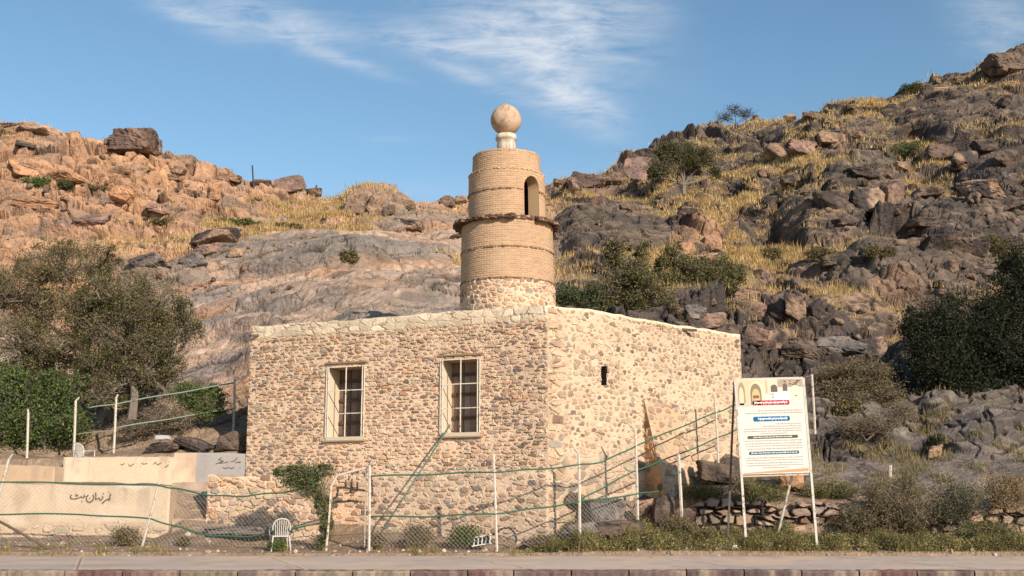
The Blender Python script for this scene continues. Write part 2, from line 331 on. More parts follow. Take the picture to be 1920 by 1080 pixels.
off += A * (f1 * .8 + f2 * .6 + f3 * .45) + (.25 * left + .05 * mid) * f3 + left * (f1 * .22 + f2 * .38) + mid * .10 * f2
off -= (.16 * A + .10 * left) * (1 - sst(0, .09, e1)) + (.10 * A + .08 * left + .03 * mid) * (1 - sst(0, .10, e2))
rg = 1 - np.abs(fbm(X * .9 + .2 * W, W * 1.1 - X * .5, 3, 302)) * 2.2
off -= .16 * sst(.80, 1., rg) * (.45 + .55 * right)
rl = 1 - np.abs(fbm(X * .22 + 3, W * .8, 3, 304)) * 4.0; rv = 1 - np.abs(fbm(X * .55, W * .35 + 7, 3, 305)) * 5.; rm = 1 - np.abs(fbm(X * .14, (W - .45 * X) * .7, 3, 306)) * 4.5
crk = np.clip(left * np.maximum(sst(.72, 1, rl), .4 * sst(.86, 1, rv)) + mid * np.maximum(sst(.75, 1., rm), .25 * sst(.9, 1, rv)) + right * (.5 * sst(.75, 1., rm) + .5 * sst(.82, 1, rv)), 0, 1)
off -= .22 * crk
off += right * (.14 * fbm(X * 1.6, W * 1.8, 2, 300, .6)) + (mid * .07 + left * .12) * fbm(X * .8, W * 1.8, 2, 300, .55)
off *= far
Z += .8 * off; Y -= .6 * off
Z += (1 - far) * .04 * fbm(X * 2, Y * 2, 3, 301) * sst(25.6, 26.2, DD)
Z = np.where(DD < 25.6, np.minimum(Z, -.03 + .1 * (DD - 25.3)), Z)
gy, gx = np.gradient(Z); dX = np.gradient(X, axis=1); dY = np.maximum(np.gradient(Y, axis=0), .02)
slope = np.sqrt((gx / np.maximum(dX, .02)) ** 2 + (gy / np.maximum(dY, .02)) ** 2)
# colours: what each patch is made of, plus shade on steep right faces
gn = fbm(X * .35, Y * .3, 4, 310); gn2 = fbm(X * 1.6, Y * 1.6, 3, 311)
GR = [(1400, 425, 120, 34), (1330, 385, 90, 20), (1500, 335, 90, 24), (1660, 208, 120, 18), (1640, 330, 0.1, 1), (1440, 470, 90, 26), (1370, 345, 70, 22), (1560, 320, 60, 20), (1720, 370, 60, 24), (1500, 500, 80, 24), (1880, 180, 60, 18), (560, 405, 120, 30), (660, 400, 60, 20), (860, 480, 50, 14), (1070, 500, 40, 12), (1090, 385, 80, 12), (1600, 570, 70, 14), (1480, 290, 60, 16), (1250, 430, 40, 30), (440, 450, 60, 20), (1900, 930, 60, 24), (1640, 450, 60, 20), (1780, 560, 50, 12)]
grassy = .25 * left + .42 * right * (DD > 45)
for (a, b, rx, ry) in GR: grassy = grassy + 1.0 * np.exp(-((PX - a) / rx) ** 2 - ((PY - b) / ry) ** 2)
grassy = grassy * (1 - .75 * lb) * sst(-.35, .25, gn + .5 * gn2) * (1 - sst(.9, 1.6, slope)) * (1 - sst(.3, .9, dark) * .75)
gold = mix((.52, .35, .16), (.40, .285, .15), vn(X * .7, Y * .7, 5)); soil = mix((.48, .29, .16), (.40, .26, .155), vn(X * .5, Y * .5, 6))
orock = mix((.50, .29, .175), (.37, .22, .145), id2); orock = mix(orock, (.20, .15, .125), sst(.05, .4, fbm(X * .35, W * .8, 4, 320)) * .75)
pink = mix((.48, .325, .24), (.39, .285, .22), id2); pink = mix(pink, (.255, .215, .19), sst(-.12, .3, fbm(X * .16, (W - .5 * X) * .6, 4, 330)) * .9)
pink = mix(pink, (.48, .25, .13), sst(.12, .4, fbm(X * .22 + 8, (W - .5 * X) * .8, 3, 331)) * .6); pink = mix(pink, (.10, .085, .08), sst(.25, .5, fbm(X * .3, (W - .5 * X) * 1.3, 3, 332)) * .7)
drk = mix((.092, .071, .059), (.19, .14, .108), id2); drk = mix(drk, (.28, .175, .12), sst(.15, .5, fbm(X * .25, Y * .3, 4, 340)) * .85)
drk = mix(drk, (.055, .047, .043), sst(0, .5, fbm(X * .6 + 3, W * .9, 3, 341)) * .7)
cc = left[..., None] * mix(soil, orock, sst(.45, 1.1, slope + .6 * gn)) + mid[..., None] * pink + right[..., None] * mix(soil * np.array([.8, .8, .85]), drk, sst(.1, .5, rocky + .3 * gn))
cc = mix(cc, mix(drk, (.23, .20, .175), .75 * (1 - right)), np.clip(dark, 0, 1) * .85)
cc = mix(cc, (.46, .25, .14), np.clip(-dark, 0, .8)); cc = mix(cc, orock, lb * .8); lowr = np.exp(-((PX - 1690) / 260) ** 4 - ((PY - 850) / 80) ** 4); cc = mix(cc, mix((.20, .165, .14), (.30, .235, .185), sst(-.2, .3, fbm(X * .3, (W - .4 * X) * 1.2, 3, 360))), lowr * .75 * (1 - np.clip(grassy, 0, 1)))
pebb = worley(X * 2.2, W * 1.8, 350); pb = sst(.34, .22, pebb[0]) * (h2(pebb[2], pebb[3], 351) > .55)
cc = mix(cc, cc * (.6 + .9 * h2(pebb[2], pebb[3], 352))[..., None], pb * .8)
cc = mix(cc, (.075, .062, .058), np.clip(right * sst(.95, 1.7, slope) * sst(-.3, .2, fbm(X * .5, W * .6, 3, 353)), 0, 1) * .8)  # steep right faces: dark varnish plus their shade, put into the colour
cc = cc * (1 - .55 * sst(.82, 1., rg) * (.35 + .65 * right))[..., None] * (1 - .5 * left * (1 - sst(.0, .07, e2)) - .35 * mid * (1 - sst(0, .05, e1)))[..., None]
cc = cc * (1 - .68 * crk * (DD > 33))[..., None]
cc = mix(cc, gold * 1.08, np.clip(grassy * 1.4, 0, .92))
near = 1 - sst(33, 36.5, DD); dirt = mix((.33, .235, .16), (.25, .175, .12), vn(X * 1.3, Y * 1.3, 9))
cc = mix(cc, dirt, near * (1 - right))
nr = (1 - sst(28.4, 29.4, DD)) * right; cc = mix(cc, dirt, nr)
TZ = Z.copy(); TPY = proj(X, Y, Z)[1]; TPX = proj(X, Y, Z)[0]
nR, nC = Z.shape
ii = (np.arange(nR - 1)[:, None] * nC + np.arange(nC - 1)[None]).ravel()
tf = np.stack([ii, ii + 1, ii + nC + 1, ii + nC], 1)
mk('hillside', np.stack([X, Y, Z], -1), tf, MT['rock'], col=cc, kind='structure')
fine = np.where((pxs > -210) & (pxs < 2130))[0]
def ground(px, py, lo=28.6):         # first terrain point seen at this pixel
    j = int(np.clip(np.searchsorted(pxs, px), 1, nC - 2)); c = TPY[:, j]
    dj = DD[:, j]; ok = np.where((dj > lo) & (c <= py))[0]
    i = ok[0] if len(ok) else int(np.argmin(np.where(dj > lo, c, 9999)))
    return np.array([X[i, j], Y[i, j], Z[i, j]])
def zat(x, y):
    px_ = 960 + F * x / (y * CP + (0 - CAMZ) * SP + .15); j = int(np.clip(np.searchsorted(pxs, px_), 0, nC - 1)); return float(np.interp(y, DD[:, j], Z[:, j]))
# big ground sheet, road, kerb, pavement
def sheet(name, x0, x1, y0, y1, z, mat, col, nx=2, ny=2, bumpf=None):
    gx_, gy_ = np.meshgrid(np.linspace(x0, x1, nx), np.linspace(y0, y1, ny)); gz = np.full(gx_.shape, z, float)
    c = np.broadcast_to(np.array(col, float), gx_.shape + (3,)).copy()
    if bumpf: gz, c = bumpf(gx_, gy_, gz, c)
    i = (np.arange(ny - 1)[:, None] * nx + np.arange(nx - 1)[None]).ravel()
    return mk(name, np.stack([gx_, gy_, gz], -1), np.stack([i, i + 1, i + nx + 1, i + nx], 1), mat, col=c, kind='structure')
sheet('ground', -900, 900, -600, 1400, -.42, MT['rock'], (.36, .25, .16))
sheet('road', -60, 60, -5.2, 20.72, -.16, MT['asphalt'], (1, 1, 1))
def pav(x, y, z, c):
    n = fbm(x * .8, y * 1.2, 4, 400); c = mix((.47, .375, .325), (.54, .41, .31), sst(-.2, .3, n))
    c = mix(c, (.36, .30, .27), sst(.1, .4, fbm(x * .35 + 4, y * .9, 3, 401)) * .6)
    jn = (np.abs((x + .35 * (y - 21)) % 4.1 - .4) < .03); c = np.where(jn[..., None], np.array([.12, .09, .08]), c)
    d = sst(25.0, 25.5, y + .5 * fbm(x * .9, y, 3, 402)); c = mix(c, (.42, .28, .17), d * .9)
    z = z + .012 * fbm(x * 2, y * 2, 3, 403) + .02 * d - .015 * jn
    return z, c
sheet('pavement', -22, 22, 21.0, 25.55, 0.0, MT['concrete'], (.4, .33, .28), 1500, 90, pav)
g = G(); x = -22.0; k = 0
while x < 22:
    L = 1.02 * (1 if h2(np.array([k]), np.array([3]))[0] > .15 else .8); c = pal([(.15, .08, .075), (.11, .075, .07), (.16, .11, .10), (.15, .095, .09), (.20, .15, .11)], h2(np.array([k]), np.array([9])))[0]
    dz = (h2(np.array([k]), np.array([5]))[0] - .5) * .02; nsx = 14
    sx_ = np.linspace(x + .012, x + L - .012, nsx); prof = [(20.78, -.2), (20.76, -.03), (20.785, -.004), (20.82, .004), (20.99, .004), (20.99, -.2)]
    V_ = np.array([[(xx, py_ + .012 * math.sin(xx * 31 + a) * (a < 3) + .02 * (random.random() < .12) * (a in (1, 2)), pz + dz + .006 * math.sin(xx * 23 + k)) for a, (py_, pz) in enumerate(prof)] for xx in sx_])
    m_ = len(prof); i = (np.arange(nsx - 1)[:, None] * m_ + np.arange(m_ - 1)[None]).ravel()
    cv = np.array([[np.array(c) * (1.25 if a in (3, 4) else 1) for a in range(m_)] for _ in sx_])
    wr = vn(sx_ * 5, sx_ * 0 + k, 77)[:, None, None]; cv = cv * (1 - .0 * wr) + (np.array([.34, .25, .19]) - cv) * sst(.5, .8, wr) * .7
    g.add(V_, [np.stack([i, i + 1, i + m_ + 1, i + m_], 1), list(range(m_))[::-1], [m_ * (nsx - 1) + q for q in range(m_)]], cv.reshape(-1, 3)); x += L; k += 1
g.out('kerb', MT['kerb'], kind='structure')
# ------------------------------------------------------------------ masonry
STONE_L = [(.34, .25, .165), (.29, .205, .14), (.25, .175, .125), (.40, .27, .175), (.36, .235, .165), (.44, .33, .22), (.23, .19, .16), (.33, .22, .15), (.20, .13, .095), (.38, .30, .21), (.42, .24, .14), (.30, .25, .20), (.14, .115, .10)]
STONE_R = [(.30, .22, .15), (.24, .17, .12), (.35, .25, .17), (.27, .22, .17), (.40, .27, .18), (.20, .14, .10), (.38, .31, .22), (.33, .21, .14), (.15, .12, .10)]
def rubble(s, z, seed, cw, ch, tlo, thi, cols_, mortar, relief=.035, soft=.12, ju=.85, jv=.7):
    wu = s / cw + .25 * fbm(s / cw * .7, z / ch * .7, 3, seed + 20); wv = z / ch + .22 * fbm(s / cw * .8 + 9, z / ch * .8, 3, seed + 21)
    wu = wu + .5 * (np.floor(wv) % 2)
    F1, F2, I, J, dx, dy = worley(wu, wv, seed, ju, jv); e = F2 - F1
    r = h2(I, J, seed + 5); thr = tlo + (thi - tlo) * h2(I, J, seed + 6) ** 1.3; e = e + .05 * fbm(s * 22, z * 22, 2, seed + 7)
    m = sst(thr, thr + soft, e)
    hh = relief * (m * (.35 + .65 * h2(I, J, seed + 8)) + .25 * m * (dx * (r - .5) * 2)) - relief * .35 * (1 - sst(.0, .10, np.abs(e - thr * .92)))
    c = pal(cols_, r) * (.82 + .36 * h2(I, J, seed + 9))[..., None] * (1 + .18 * fbm(s * 9, z * 14, 3, seed + 11))[..., None]
    mc = np.asarray(mortar) * (1 + .13 * fbm(s * 2.2, z * 2.2, 3, seed + 12))[..., None]
    gap = sst(.05, .0, np.abs(e - thr * .8)) * sst(.1, .5, fbm(s * 1.7, z * 1.9, 3, seed + 14) + .1)
    hh = hh - .02 * gap
    return hh + .005 * fbm(s * 18, z * 18, 3, seed + 13), mix(mix(mc, c, m), np.array((.11, .08, .06)), gap * .8), m
MORT_L = np.array((.68, .49, .35)); MORT_R = np.array((.545, .41, .29))
STONE_L = [tuple(np.array(q) * np.array([1.24, 1.21, 1.2])) for q in STONE_L] + [(.52, .39, .27), (.56, .43, .30), (.48, .36, .245), (.50, .38, .26)]; STONE_R = [tuple(np.array(q) * 1.15) for q in STONE_R] + [(.46, .35, .24), (.42, .31, .215), (.5, .38, .27)]
def stroke_mask(s, z, strokes, wd):
    m = np.zeros(s.shape)
    for st_ in strokes:
        st_ = np.array(st_, float)
        if len(st_) == 1: st_ = np.vstack([st_, st_ + .001])
        for a, b in zip(st_[:-1], st_[1:]):
            d = b - a; L2 = (d ** 2).sum() + 1e-12
            t = np.clip(((s - a[0]) * d[0] + (z - a[1]) * d[1]) / L2, 0, 1)
            m = np.maximum(m, 1 - sst(wd * .75, wd * 1.25, np.hypot(s - a[0] - t * d[0], z - a[1] - t * d[1])))
    return m
class Plane:
    def __init__(s, p0, p1):
        s.p0 = np.array(p0, float); s.p1 = np.array(p1, float); d = s.p1 - s.p0; s.L = np.hypot(*d); s.u = d / s.L
        n = np.array([-s.u[1], s.u[0]]); s.n = n if n @ s.p0 > 0 else -n      # away from the camera
    def at(s, px, py):
        x, y, z = ray(px, py); t = (s.n @ s.p0) / (s.n[0] * x + s.n[1] * y); return (np.array([x * t, y * t]) - s.p0) @ s.u, CAMZ + z * t
    def w(s, ss, z, off=0.): # off > 0: towards the camera
        q = s.p0 + s.u * ss - s.n * off; return np.array([q[0], q[1], z])
def wall(name, pl, zb, zt, thick, style, mat, parent=None, ds=.016, holes=(), strokes=(), sw=.02, batter=0., ends=True, topn=.02, topcol=None, **tg):
    ns = max(4, int(pl.L / ds)); S = np.linspace(0, pl.L, ns); b_ = np.interp(S, *zip(*zb)); t_ = np.interp(S, *zip(*zt)) + topn * fbm(S * 2.3, S * 0 + 3, 4, 5)
    nz = max(4, int((t_ - b_).max() / ds)); T = np.linspace(0, 1, nz)
    s = np.broadcast_to(S[None], (nz, ns)); z = b_[None] + T[:, None] * (t_ - b_)[None]
    hh, c = style(s, z, t_[None] - z)
    ed = sst(0, .05, np.minimum(s, pl.L - s)); hh = hh * ed + batter * (t_[None] - z)
    hh = hh * (1 - .8 * sst(.06, 0, t_[None] - z))
    if strokes:
        q = []
        for st_ in strokes:
            q.append([pl.at(a, b) for a, b in st_])
        c = mix(c, (.045, .035, .032), stroke_mask(s, z, q, sw) * .93)
    V1 = np.stack([pl.p0[0] + pl.u[0] * s - pl.n[0] * hh, pl.p0[1] + pl.u[1] * s - pl.n[1] * hh, z], -1)
    tr = max(3, int(thick / .05)); off = np.linspace(0, thick, tr + 1)[1:]
    so_ = np.broadcast_to(S[None], (tr, ns)); zo = t_[None] + .025 * fbm(so_ * 5, off[:, None] * 5 + so_ * 0, 3, 8)
    V2 = np.stack([pl.p0[0] + pl.u[0] * so_ + pl.n[0] * off[:, None], pl.p0[1] + pl.u[1] * so_ + pl.n[1] * off[:, None], zo], -1)
    V3 = np.stack([pl.p0[0] + pl.u[0] * S + pl.n[0] * thick, pl.p0[1] + pl.u[1] * S + pl.n[1] * thick, b_], -1)[None]
    V = np.concatenate([V1, V2, V3]); C = np.concatenate([c, np.broadcast_to(c[-1:] if topcol is None else np.array(topcol), V2.shape), c[-1:]])
    nr_ = len(V); a = np.arange(nr_ - 1)[:, None] * ns + np.arange(ns - 1)[None]; keep = np.ones(a.shape, bool)
    for (s0, s1, z0, z1) in holes:
        sm_ = (S[:-1] + S[1:]) / 2; zc = (z[:-1] + z[1:])[:, :-1] / 2
        kk = (sm_[None] > s0) & (sm_[None] < s1) & (zc > z0) & (zc < z1); keep[:nz - 1][kk] = False
    a = a[keep]; fs = [np.stack([a, a + 1, a + ns + 1, a + ns], 1)]
    if ends:
        fs += [[r * ns for r in range(nr_)], [r * ns + ns - 1 for r in range(nr_)][::-1]]
    return mk(name, V, fs, mat, parent, col=C, **tg)
PA, PB, PC = (.85, 27.0), (-7.02, 30.4), (6.46, 32.0)
LF = Plane(PB, PA); RF = Plane(PA, PC)
MO = [float(q) for q in (.0, 30.0, .3)]
mosque = empty('stone_mosque', MO, 'old rubble stone mosque with round tan brick minaret, at the foot of the rocky hill', 'mosque')
s0, zTL = LF.at(471, 612); _, zTR = LF.at(1025, 572); _, z3 = LF.at(750, 590)
ztl = [(0, zTL), (LF.at(620, 603)[0], LF.at(620, 603)[1]), (LF.at(750, 592)[0], LF.at(750, 592)[1]), (LF.at(880, 582)[0], LF.at(880, 582)[1]), (LF.L, zTR)]
ztr = [(0, RF.at(1025, 572)[1]), (RF.at(1100, 580)[0], RF.at(1100, 580)[1]), (RF.at(1250, 606)[0], RF.at(1250, 606)[1]), (RF.L, RF.at(1392, 628)[1])]
wins = []
for (x0, y0, x1, y1) in [(616, 689, 681, 819), (829, 675, 899, 811)]:
    a = LF.at(x0, y0); b = LF.at(x1, y1); wins.append((a[0], b[0], (LF.at(x0, y1)[1] + b[1]) / 2, (a[1] + LF.at(x1, y0)[1]) / 2))
sl0 = RF.at(1127, 686); sl1 = RF.at(1138, 723)
def st_left(s, z, top):
    h_, c, m = rubble(s, z, 11, .235, .092, .10, .48, STONE_L, MORT_L, .034, .08, .9, .6)
    h2_, c2, m2 = rubble(s, z, 31, .30, .14, .14, .58, STONE_L, MORT_L * .97, .034, .09)
    b = sst(2.0, 1.75, z + .12 * fbm(s * 1.5, z, 3, 3)); h_ = h_ * (1 - b) + (h2_ + .035) * b; c = mix(c, c2, b)
    hb, cb, mb = rubble(s, z, 41, .33, .17, .05, .12, [(.66, .54, .39), (.70, .58, .43), (.62, .50, .36), (.58, .45, .31)], (.58, .45, .32), .012)
    wz = sst(.40, .30, top + .06 * fbm(s * 2, z * 0, 3, 6)) * sst(.1, .9, s + .6); h_ = h_ * (1 - wz) + (hb + .012) * wz; c = mix(c, cb, wz)
    sm = sst(.22, .5, fbm(s * .6 + 3, z * .8, 4, 15)); c = mix(c, MORT_L * 1.02, sm * .38)
    c = c * (1 + .10 * fbm(s * .5, z * .7, 3, 16))[..., None]
    lam = sst(.09, .0, np.abs(z - 1.62) - .02) * 0
    return h_, c
def st_right(s, z, top):
    h_, c, m = rubble(s, z, 51, .20, .135, .14, .66, STONE_R, MORT_R, .026, .09)
    low = sst(2.6, 1.6, z - s * .12 + .3 * fbm(s, z, 3, 4)); h2_, c2, m2 = rubble(s, z, 61, .40, .27, .10, .4, STONE_R + STONE_L[:4], MORT_R * .96, .035)
    h_ = h_ * (1 - low) + h2_ * low; c = mix(c, c2, low)
    cor = sst(.75, .3, s + .2 * fbm(s, z * 2, 3, 7)); h3, c3, m3 = rubble(s, z, 71, .42, .2, .06, .3, STONE_L, MORT_R, .04); h_ = h_ * (1 - cor) + h3 * cor; c = mix(c, c3, cor)
    c = mix(c, (.66, .55, .40), sst(.09, .05, top + .03 * fbm(s * 6, z * 0, 2, 5)) * .9)
    c = c * (1 + .07 * fbm(s * .6, z * .6, 3, 26))[..., None]
    return h_, c
g_latin = [[(636, 914), (633, 932), (622, 937), (612, 936)], [(634, 915), (648, 914), (660, 917), (672, 918), (685, 920)], [(649, 905), (650, 914)], [(661, 905), (660, 922)], [(671, 906), (671, 919)],
           [(661, 889)], [(655, 899)], [(661, 900)], [(698, 897), (699, 912), (700, 928)], [(671, 885), (671, 886)], [(685, 889), (685, 893)],
           [(624, 945), (632, 941), (645, 941), (652, 940), (660, 939), (670, 941)], [(678, 942)], [(684, 942)], [(697, 943), (704, 943)]]
wl = wall('front_wall', LF, [(0, 1.2), (3.4, .2), (LF.L, .1)], ztl, .62, st_left, MT['masonry'], mosque, .0145, wins, g_latin, .03, topn=.035)
wr = wall('side_wall', RF, [(0, .1), (2, .2), (4, 1.0), (RF.L, 1.7)], ztr, .62, st_right, MT['masonry'], mosque, .0155, [(sl0[0], sl1[0], sl1[1], sl0[1])], topn=.03)
PD = (PB[0] + PC[0] - PA[0], PB[1] + PC[1] - PA[1])
def st_plain(s, z, top):
    h_, c, m = rubble(s, z, 81, .3, .16, .06, .3, STONE_L, MORT_L, .03); return h_, c
for a, b in ((PB, PD), (PD, PC)):
    ins = Plane(a, b); ins.n = -ins.n      # thickness goes into the building
    # outer rear walls, shallower detail
    zz = (zTL, zTR - .2) if a is PB else (zTR - .2, ztr[-1][1])
    q = G(); A3, B3 = np.array([*a, 0.]), np.array([*b, 0.]); nn_ = np.array([ins.n[0], ins.n[1], 0])
    q.box((A3 + B3) / 2 + nn_ * .22 + [0, 0, (zz[0] + zz[1]) / 4 + .3 - .12], (B3 - A3) / 2 * .93, nn_ * .2, [0, 0, (zz[0] + zz[1]) / 4 - .35], (.4, .3, .2)); q.out('rear_wall', MT['masonry'], mosque)
q = G(); rz = zTL - .30   # roof slab a little under the parapet
rr = [np.array(p) for p in (PA, PC, PD, PB)]; cen = sum(rr) / 4; rr = [cen + (p - cen) * .955 for p in rr]
q.add([(*p, rz) for p in rr] + [(*p, rz - .22) for p in rr], [[0, 1, 2, 3], [7, 6, 5, 4], [0, 4, 5, 1], [1, 5, 6, 2], [2, 6, 7, 3], [3, 7, 4, 0]], (.45, .34, .24)); q.out('roof', MT['plaster'], mosque)
# windows: lined opening, plank shutter deep inside, white bar grille
def bar2(gg, pl, s0, z0, s1, z1, off, wd=.022): gg.bar(pl.w(s0, z0, off), pl.w(s1, z1, off), wd, wd, (.72, .64, .52), up=(*(-pl.n), .01))
for wi, (s0, s1, z0, z1) in enumerate(wins):
    dp = .58; n3 = np.array([LF.n[0], LF.n[1], 0.]); u3 = np.array([LF.u[0], LF.u[1], 0.])
    q = G(); cr = (.62, .50, .37)
    for (a, b, ya, yb) in ((s0 - .09, s0, z0 - .05, z1 + .05), (s1, s1 + .09, z0 - .05, z1 + .05)):
        q.box((LF.w((a + b) / 2, (ya + yb) / 2, -dp / 2 - .0)), u3 * (b - a) / 2, n3 * (dp / 2 - .012), [0, 0, (yb - ya) / 2], cr)
    q.box(LF.w((s0 + s1) / 2, z0 - .05, -dp / 2 + .02), u3 * ((s1 - s0) / 2 - .002), n3 * (dp / 2 + .03), [0, 0, .05], cr)
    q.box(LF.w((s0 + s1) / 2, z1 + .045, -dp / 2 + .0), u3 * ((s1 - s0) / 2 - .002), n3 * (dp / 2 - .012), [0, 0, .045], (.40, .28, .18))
    wn = sub(q.out('window', MT['plaster'], mosque), MO)
    q = G()
    for k in range(6):
        a = s0 + (s1 - s0) * k / 6
        q.box(LF.w(a + (s1 - s0) / 12, (z0 + z1) / 2, -dp + .012 * (k % 2)), u3 * ((s1 - s0) / 12 - .006), n3 * .02, [0, 0, (z1 - z0) / 2], np.array([(.17, .12, .09), (.13, .095, .075), (.20, .155, .13)][k % 3]) * (1.5 if wi else 1.0))  # right window's planks paler: partial light on them put into the colour
    for zz in (.22, .55, .83): q.box(LF.w((s0 + s1) / 2, z0 + (z1 - z0) * zz, -dp + .05), u3 * ((s1 - s0) / 2 - .03), n3 * .015, [0, 0, .04], (.09, .065, .05))
    q.out('shutter', MT['wood'], wn)
    q = G(); o_ = .035
    a, b = s0 - .02, s1 + .02
    for zz in (z0 - .015, z0 + (z1 - z0) / 3, z0 + (z1 - z0) * 2 / 3, z1 + .015): bar2(q, LF, a, zz, b, zz, o_)
    for sx2 in (a, a + .055, (a + b) / 2 + .02, b - .06, b): bar2(q, LF, sx2, z0 - .015, sx2, z1 + .015, o_ + .004 * (sx2 != a))
    q.out('grille', MT['white'], wn)
    q = G(); q.box(LF.w((s0 + s1) / 2, z0 - .105, .03), u3 * ((s1 - s0) / 2 + .08), n3 * .045, [0, 0, .018], (.36, .27, .18)); q.out('sill', MT['plaster'], wn)
    q = G(); q.box(LF.w((s0 + s1) / 2, z1 + .125, -.005), u3 * ((s1 - s0) / 2 + .08), n3 * .06, [0, 0, .022], (.30, .20, .13)); q.out('lintel', MT['wood'], wn)
q = G(); n3 = np.array([RF.n[0], RF.n[1], 0.]); u3 = np.array([RF.u[0], RF.u[1], 0.]); zc = (sl0[1] + sl1[1]) / 2; hz = (sl0[1] - sl1[1]) / 2; sm_ = (sl0[0] + sl1[0]) / 2; hs = (sl1[0] - sl0[0]) / 2
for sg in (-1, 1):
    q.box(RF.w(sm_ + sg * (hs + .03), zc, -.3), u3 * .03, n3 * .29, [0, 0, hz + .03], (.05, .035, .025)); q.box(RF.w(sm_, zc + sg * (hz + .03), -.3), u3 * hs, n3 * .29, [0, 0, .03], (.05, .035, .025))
q.box(RF.w(sm_, zc, -.56), u3 * hs, n3 * .02, [0, 0, hz], (.02, .015, .012)); q.out('slit_window', MT['wood'], mosque)  # near-black lining and back carry the shade inside the slit
# battered buttress on the side wall
bs0, bzt = RF.at(1207, 746); bs1 = RF.at(1272, 757)[0]; zb_ = .9; bh = bzt - zb_
BP = Plane(RF.p0 + RF.u * bs0, RF.p0 + RF.u * bs1)
def st_butt(s, z, top):
    h_, c, m = rubble(s, z, 91, .28, .2, .1, .5, STONE_R, MORT_R * np.array([.95, .84, .76]), .03); return h_, c
wall('buttress', BP, [(0, zb_), (BP.L, zb_)], [(0, bzt), (BP.L, bzt - .12)], .2, st_butt, MT['masonry'], mosque, .016, batter=.27)
A_, B_ = BP.w(0, bzt, .0), BP.w(0, zb_, .27 * bh)
n_ = 60; t1 = np.linspace(0, 1, n_); zz_ = zb_ + bh * t1; W_ = .16 * (bzt - zz_)
gs, gt = np.meshgrid(np.linspace(-.03, 1, 26), t1); oo = gs * .27 * (bh * (1 - gt)); zq = zb_ + bh * gt
hh_, cc_, _m = rubble(oo + 3, zq, 92, .26, .2, .1, .4, [tuple(np.array(q) * np.array([1.1, .85, .7])) for q in STONE_R], (.46, .30, .17), .03)  # side stones browner: shade away from the sun put into their colour
Vq = np.stack([BP.w(0, 0)[0] - BP.u[0] * (.012 + hh_ * .6) - BP.n[0] * oo, BP.w(0, 0)[1] - BP.u[1] * (.012 + hh_ * .6) - BP.n[1] * oo, zq], -1)
i = (np.arange(n_ - 1)[:, None] * 26 + np.arange(25)[None]).ravel(); mk('buttress_side', Vq, np.stack([i, i + 1, i + 27, i + 26], 1), MT['masonry'], mosque, col=cc_)
# wooden water spouts
for pl, px, py, L_, dn in ((RF, 1276, 617, .42, (.9, -.2)), (LF, 487, 628, .42, (-.3, -.35))):
    s_, z_ = pl.at(px, py); a = pl.w(s_, z_, -.1); b = pl.w(s_, z_, L_ * .6) + np.array([pl.u[0] * L_ * dn[0], pl.u[1] * L_ * dn[0], dn[1] * L_ * .3])
    q = G().bar(a, b, .07, .06, (.12, .085, .06)); q.out('water_spout', MT['wood'], mosque)
# minaret
MC = np.array([-.10, 31.0])
def zf(py, r): return float(P(950, py, 31.0 - r)[2])
mroot = empty('minaret', (MC[0], MC[1], 5.2), None, None, parent=mosque)
LEAN = -.0105
def mpos(th, r, z):    # th = 0 faces the camera, positive to the right; the shaft leans a touch to the left
    return np.stack([MC[0] + r * np.sin(th) + LEAN * (z - 5.2), MC[1] - r * np.cos(th), z + 0 * th], -1)
zb0, zb1 = 5.0, zf(520, 1.29); z461, z402, z351, z309, z277 = zf(461, 1.27), zf(404, 1.26), zf(352, 1.07), zf(313, 1.02), zf(278, .94)
def shaft(name, za, zb, ra, rb, style, mat, hole=None, ntop=.0, dsz=.016):
    nt_ = 520; th = np.linspace(-np.pi, np.pi, nt_ + 1)[:-1]; nz = int((zb - za) / dsz); zz = np.linspace(za, zb, nz)
    T_, Zz = np.meshgrid(th, zz); rr_ = ra + (rb - ra) * (Zz - za) / (zb - za); h_, c = style(T_ * ra, Zz)
    if ntop: Zz = Zz + ntop * fbm(T_ * 3, Zz * 0, 4, 7) * sst(zb - .15, zb, Zz)
    V = mpos(T_, rr_ + h_, Zz); i = np.arange(nz - 1)[:, None] * nt_; j = np.arange(nt_)[None]; j2 = (j + 1) % nt_
    f = np.stack([i + j, i + j2, i + nt_ + j2, i + nt_ + j], -1); thc = th + np.pi / nt_; zc_ = (zz[:-1] + zz[1:]) / 2
    keep = np.ones(f.shape[:2], bool)
    if hole is not None: keep &= ~hole(np.broadcast_to(thc[None], keep.shape), np.broadcast_to(zc_[:, None], keep.shape))
    return mk(name, V, f[keep], mat, mroot, col=c)
def st_mb(s, z):
    h_, c, m = rubble(s, z, 101, .20, .135, .08, .34, STONE_L + [(.5, .4, .28)], MORT_L * 1.02, .028); return h_, c
def st_brick(s, z):
    bh_, bw = .058, .17; row = np.floor(z / bh_); u = s / bw + .5 * (row % 2); I = np.floor(u); fu = (u - I) * bw; fv = (z / bh_ - row) * bh_
    e = np.minimum(np.minimum(fu, bw - fu), np.minimum(fv, bh_ - fv)); m = sst(.002, .011, e + .003 * fbm(s * 30, z * 30, 2, 5))
    c = mix((.50, .345, .225), mix((.53, .345, .215), (.43, .27, .16), h2(I, row, 7)), m)
    pl_ = sst(.0, .5, fbm(s * .7, z * .9, 4, 8)); c = mix(c, (.53, .355, .225), pl_ * .6)
    wsh = sst(-.1, .4, fbm(s * 1.2, z * .35, 3, 18)); c = c * (1 - .10 * wsh)[..., None]
    return .011 * m * (1 - .5 * pl_) + .006 * fbm(s * 1.5, z * 1.5, 3, 9) + .003 * h2(I, row, 8), c
AW, aS = .27, 41.0
az0 = z402 + .06; azt = zf(327, .95); ath = R(aS)
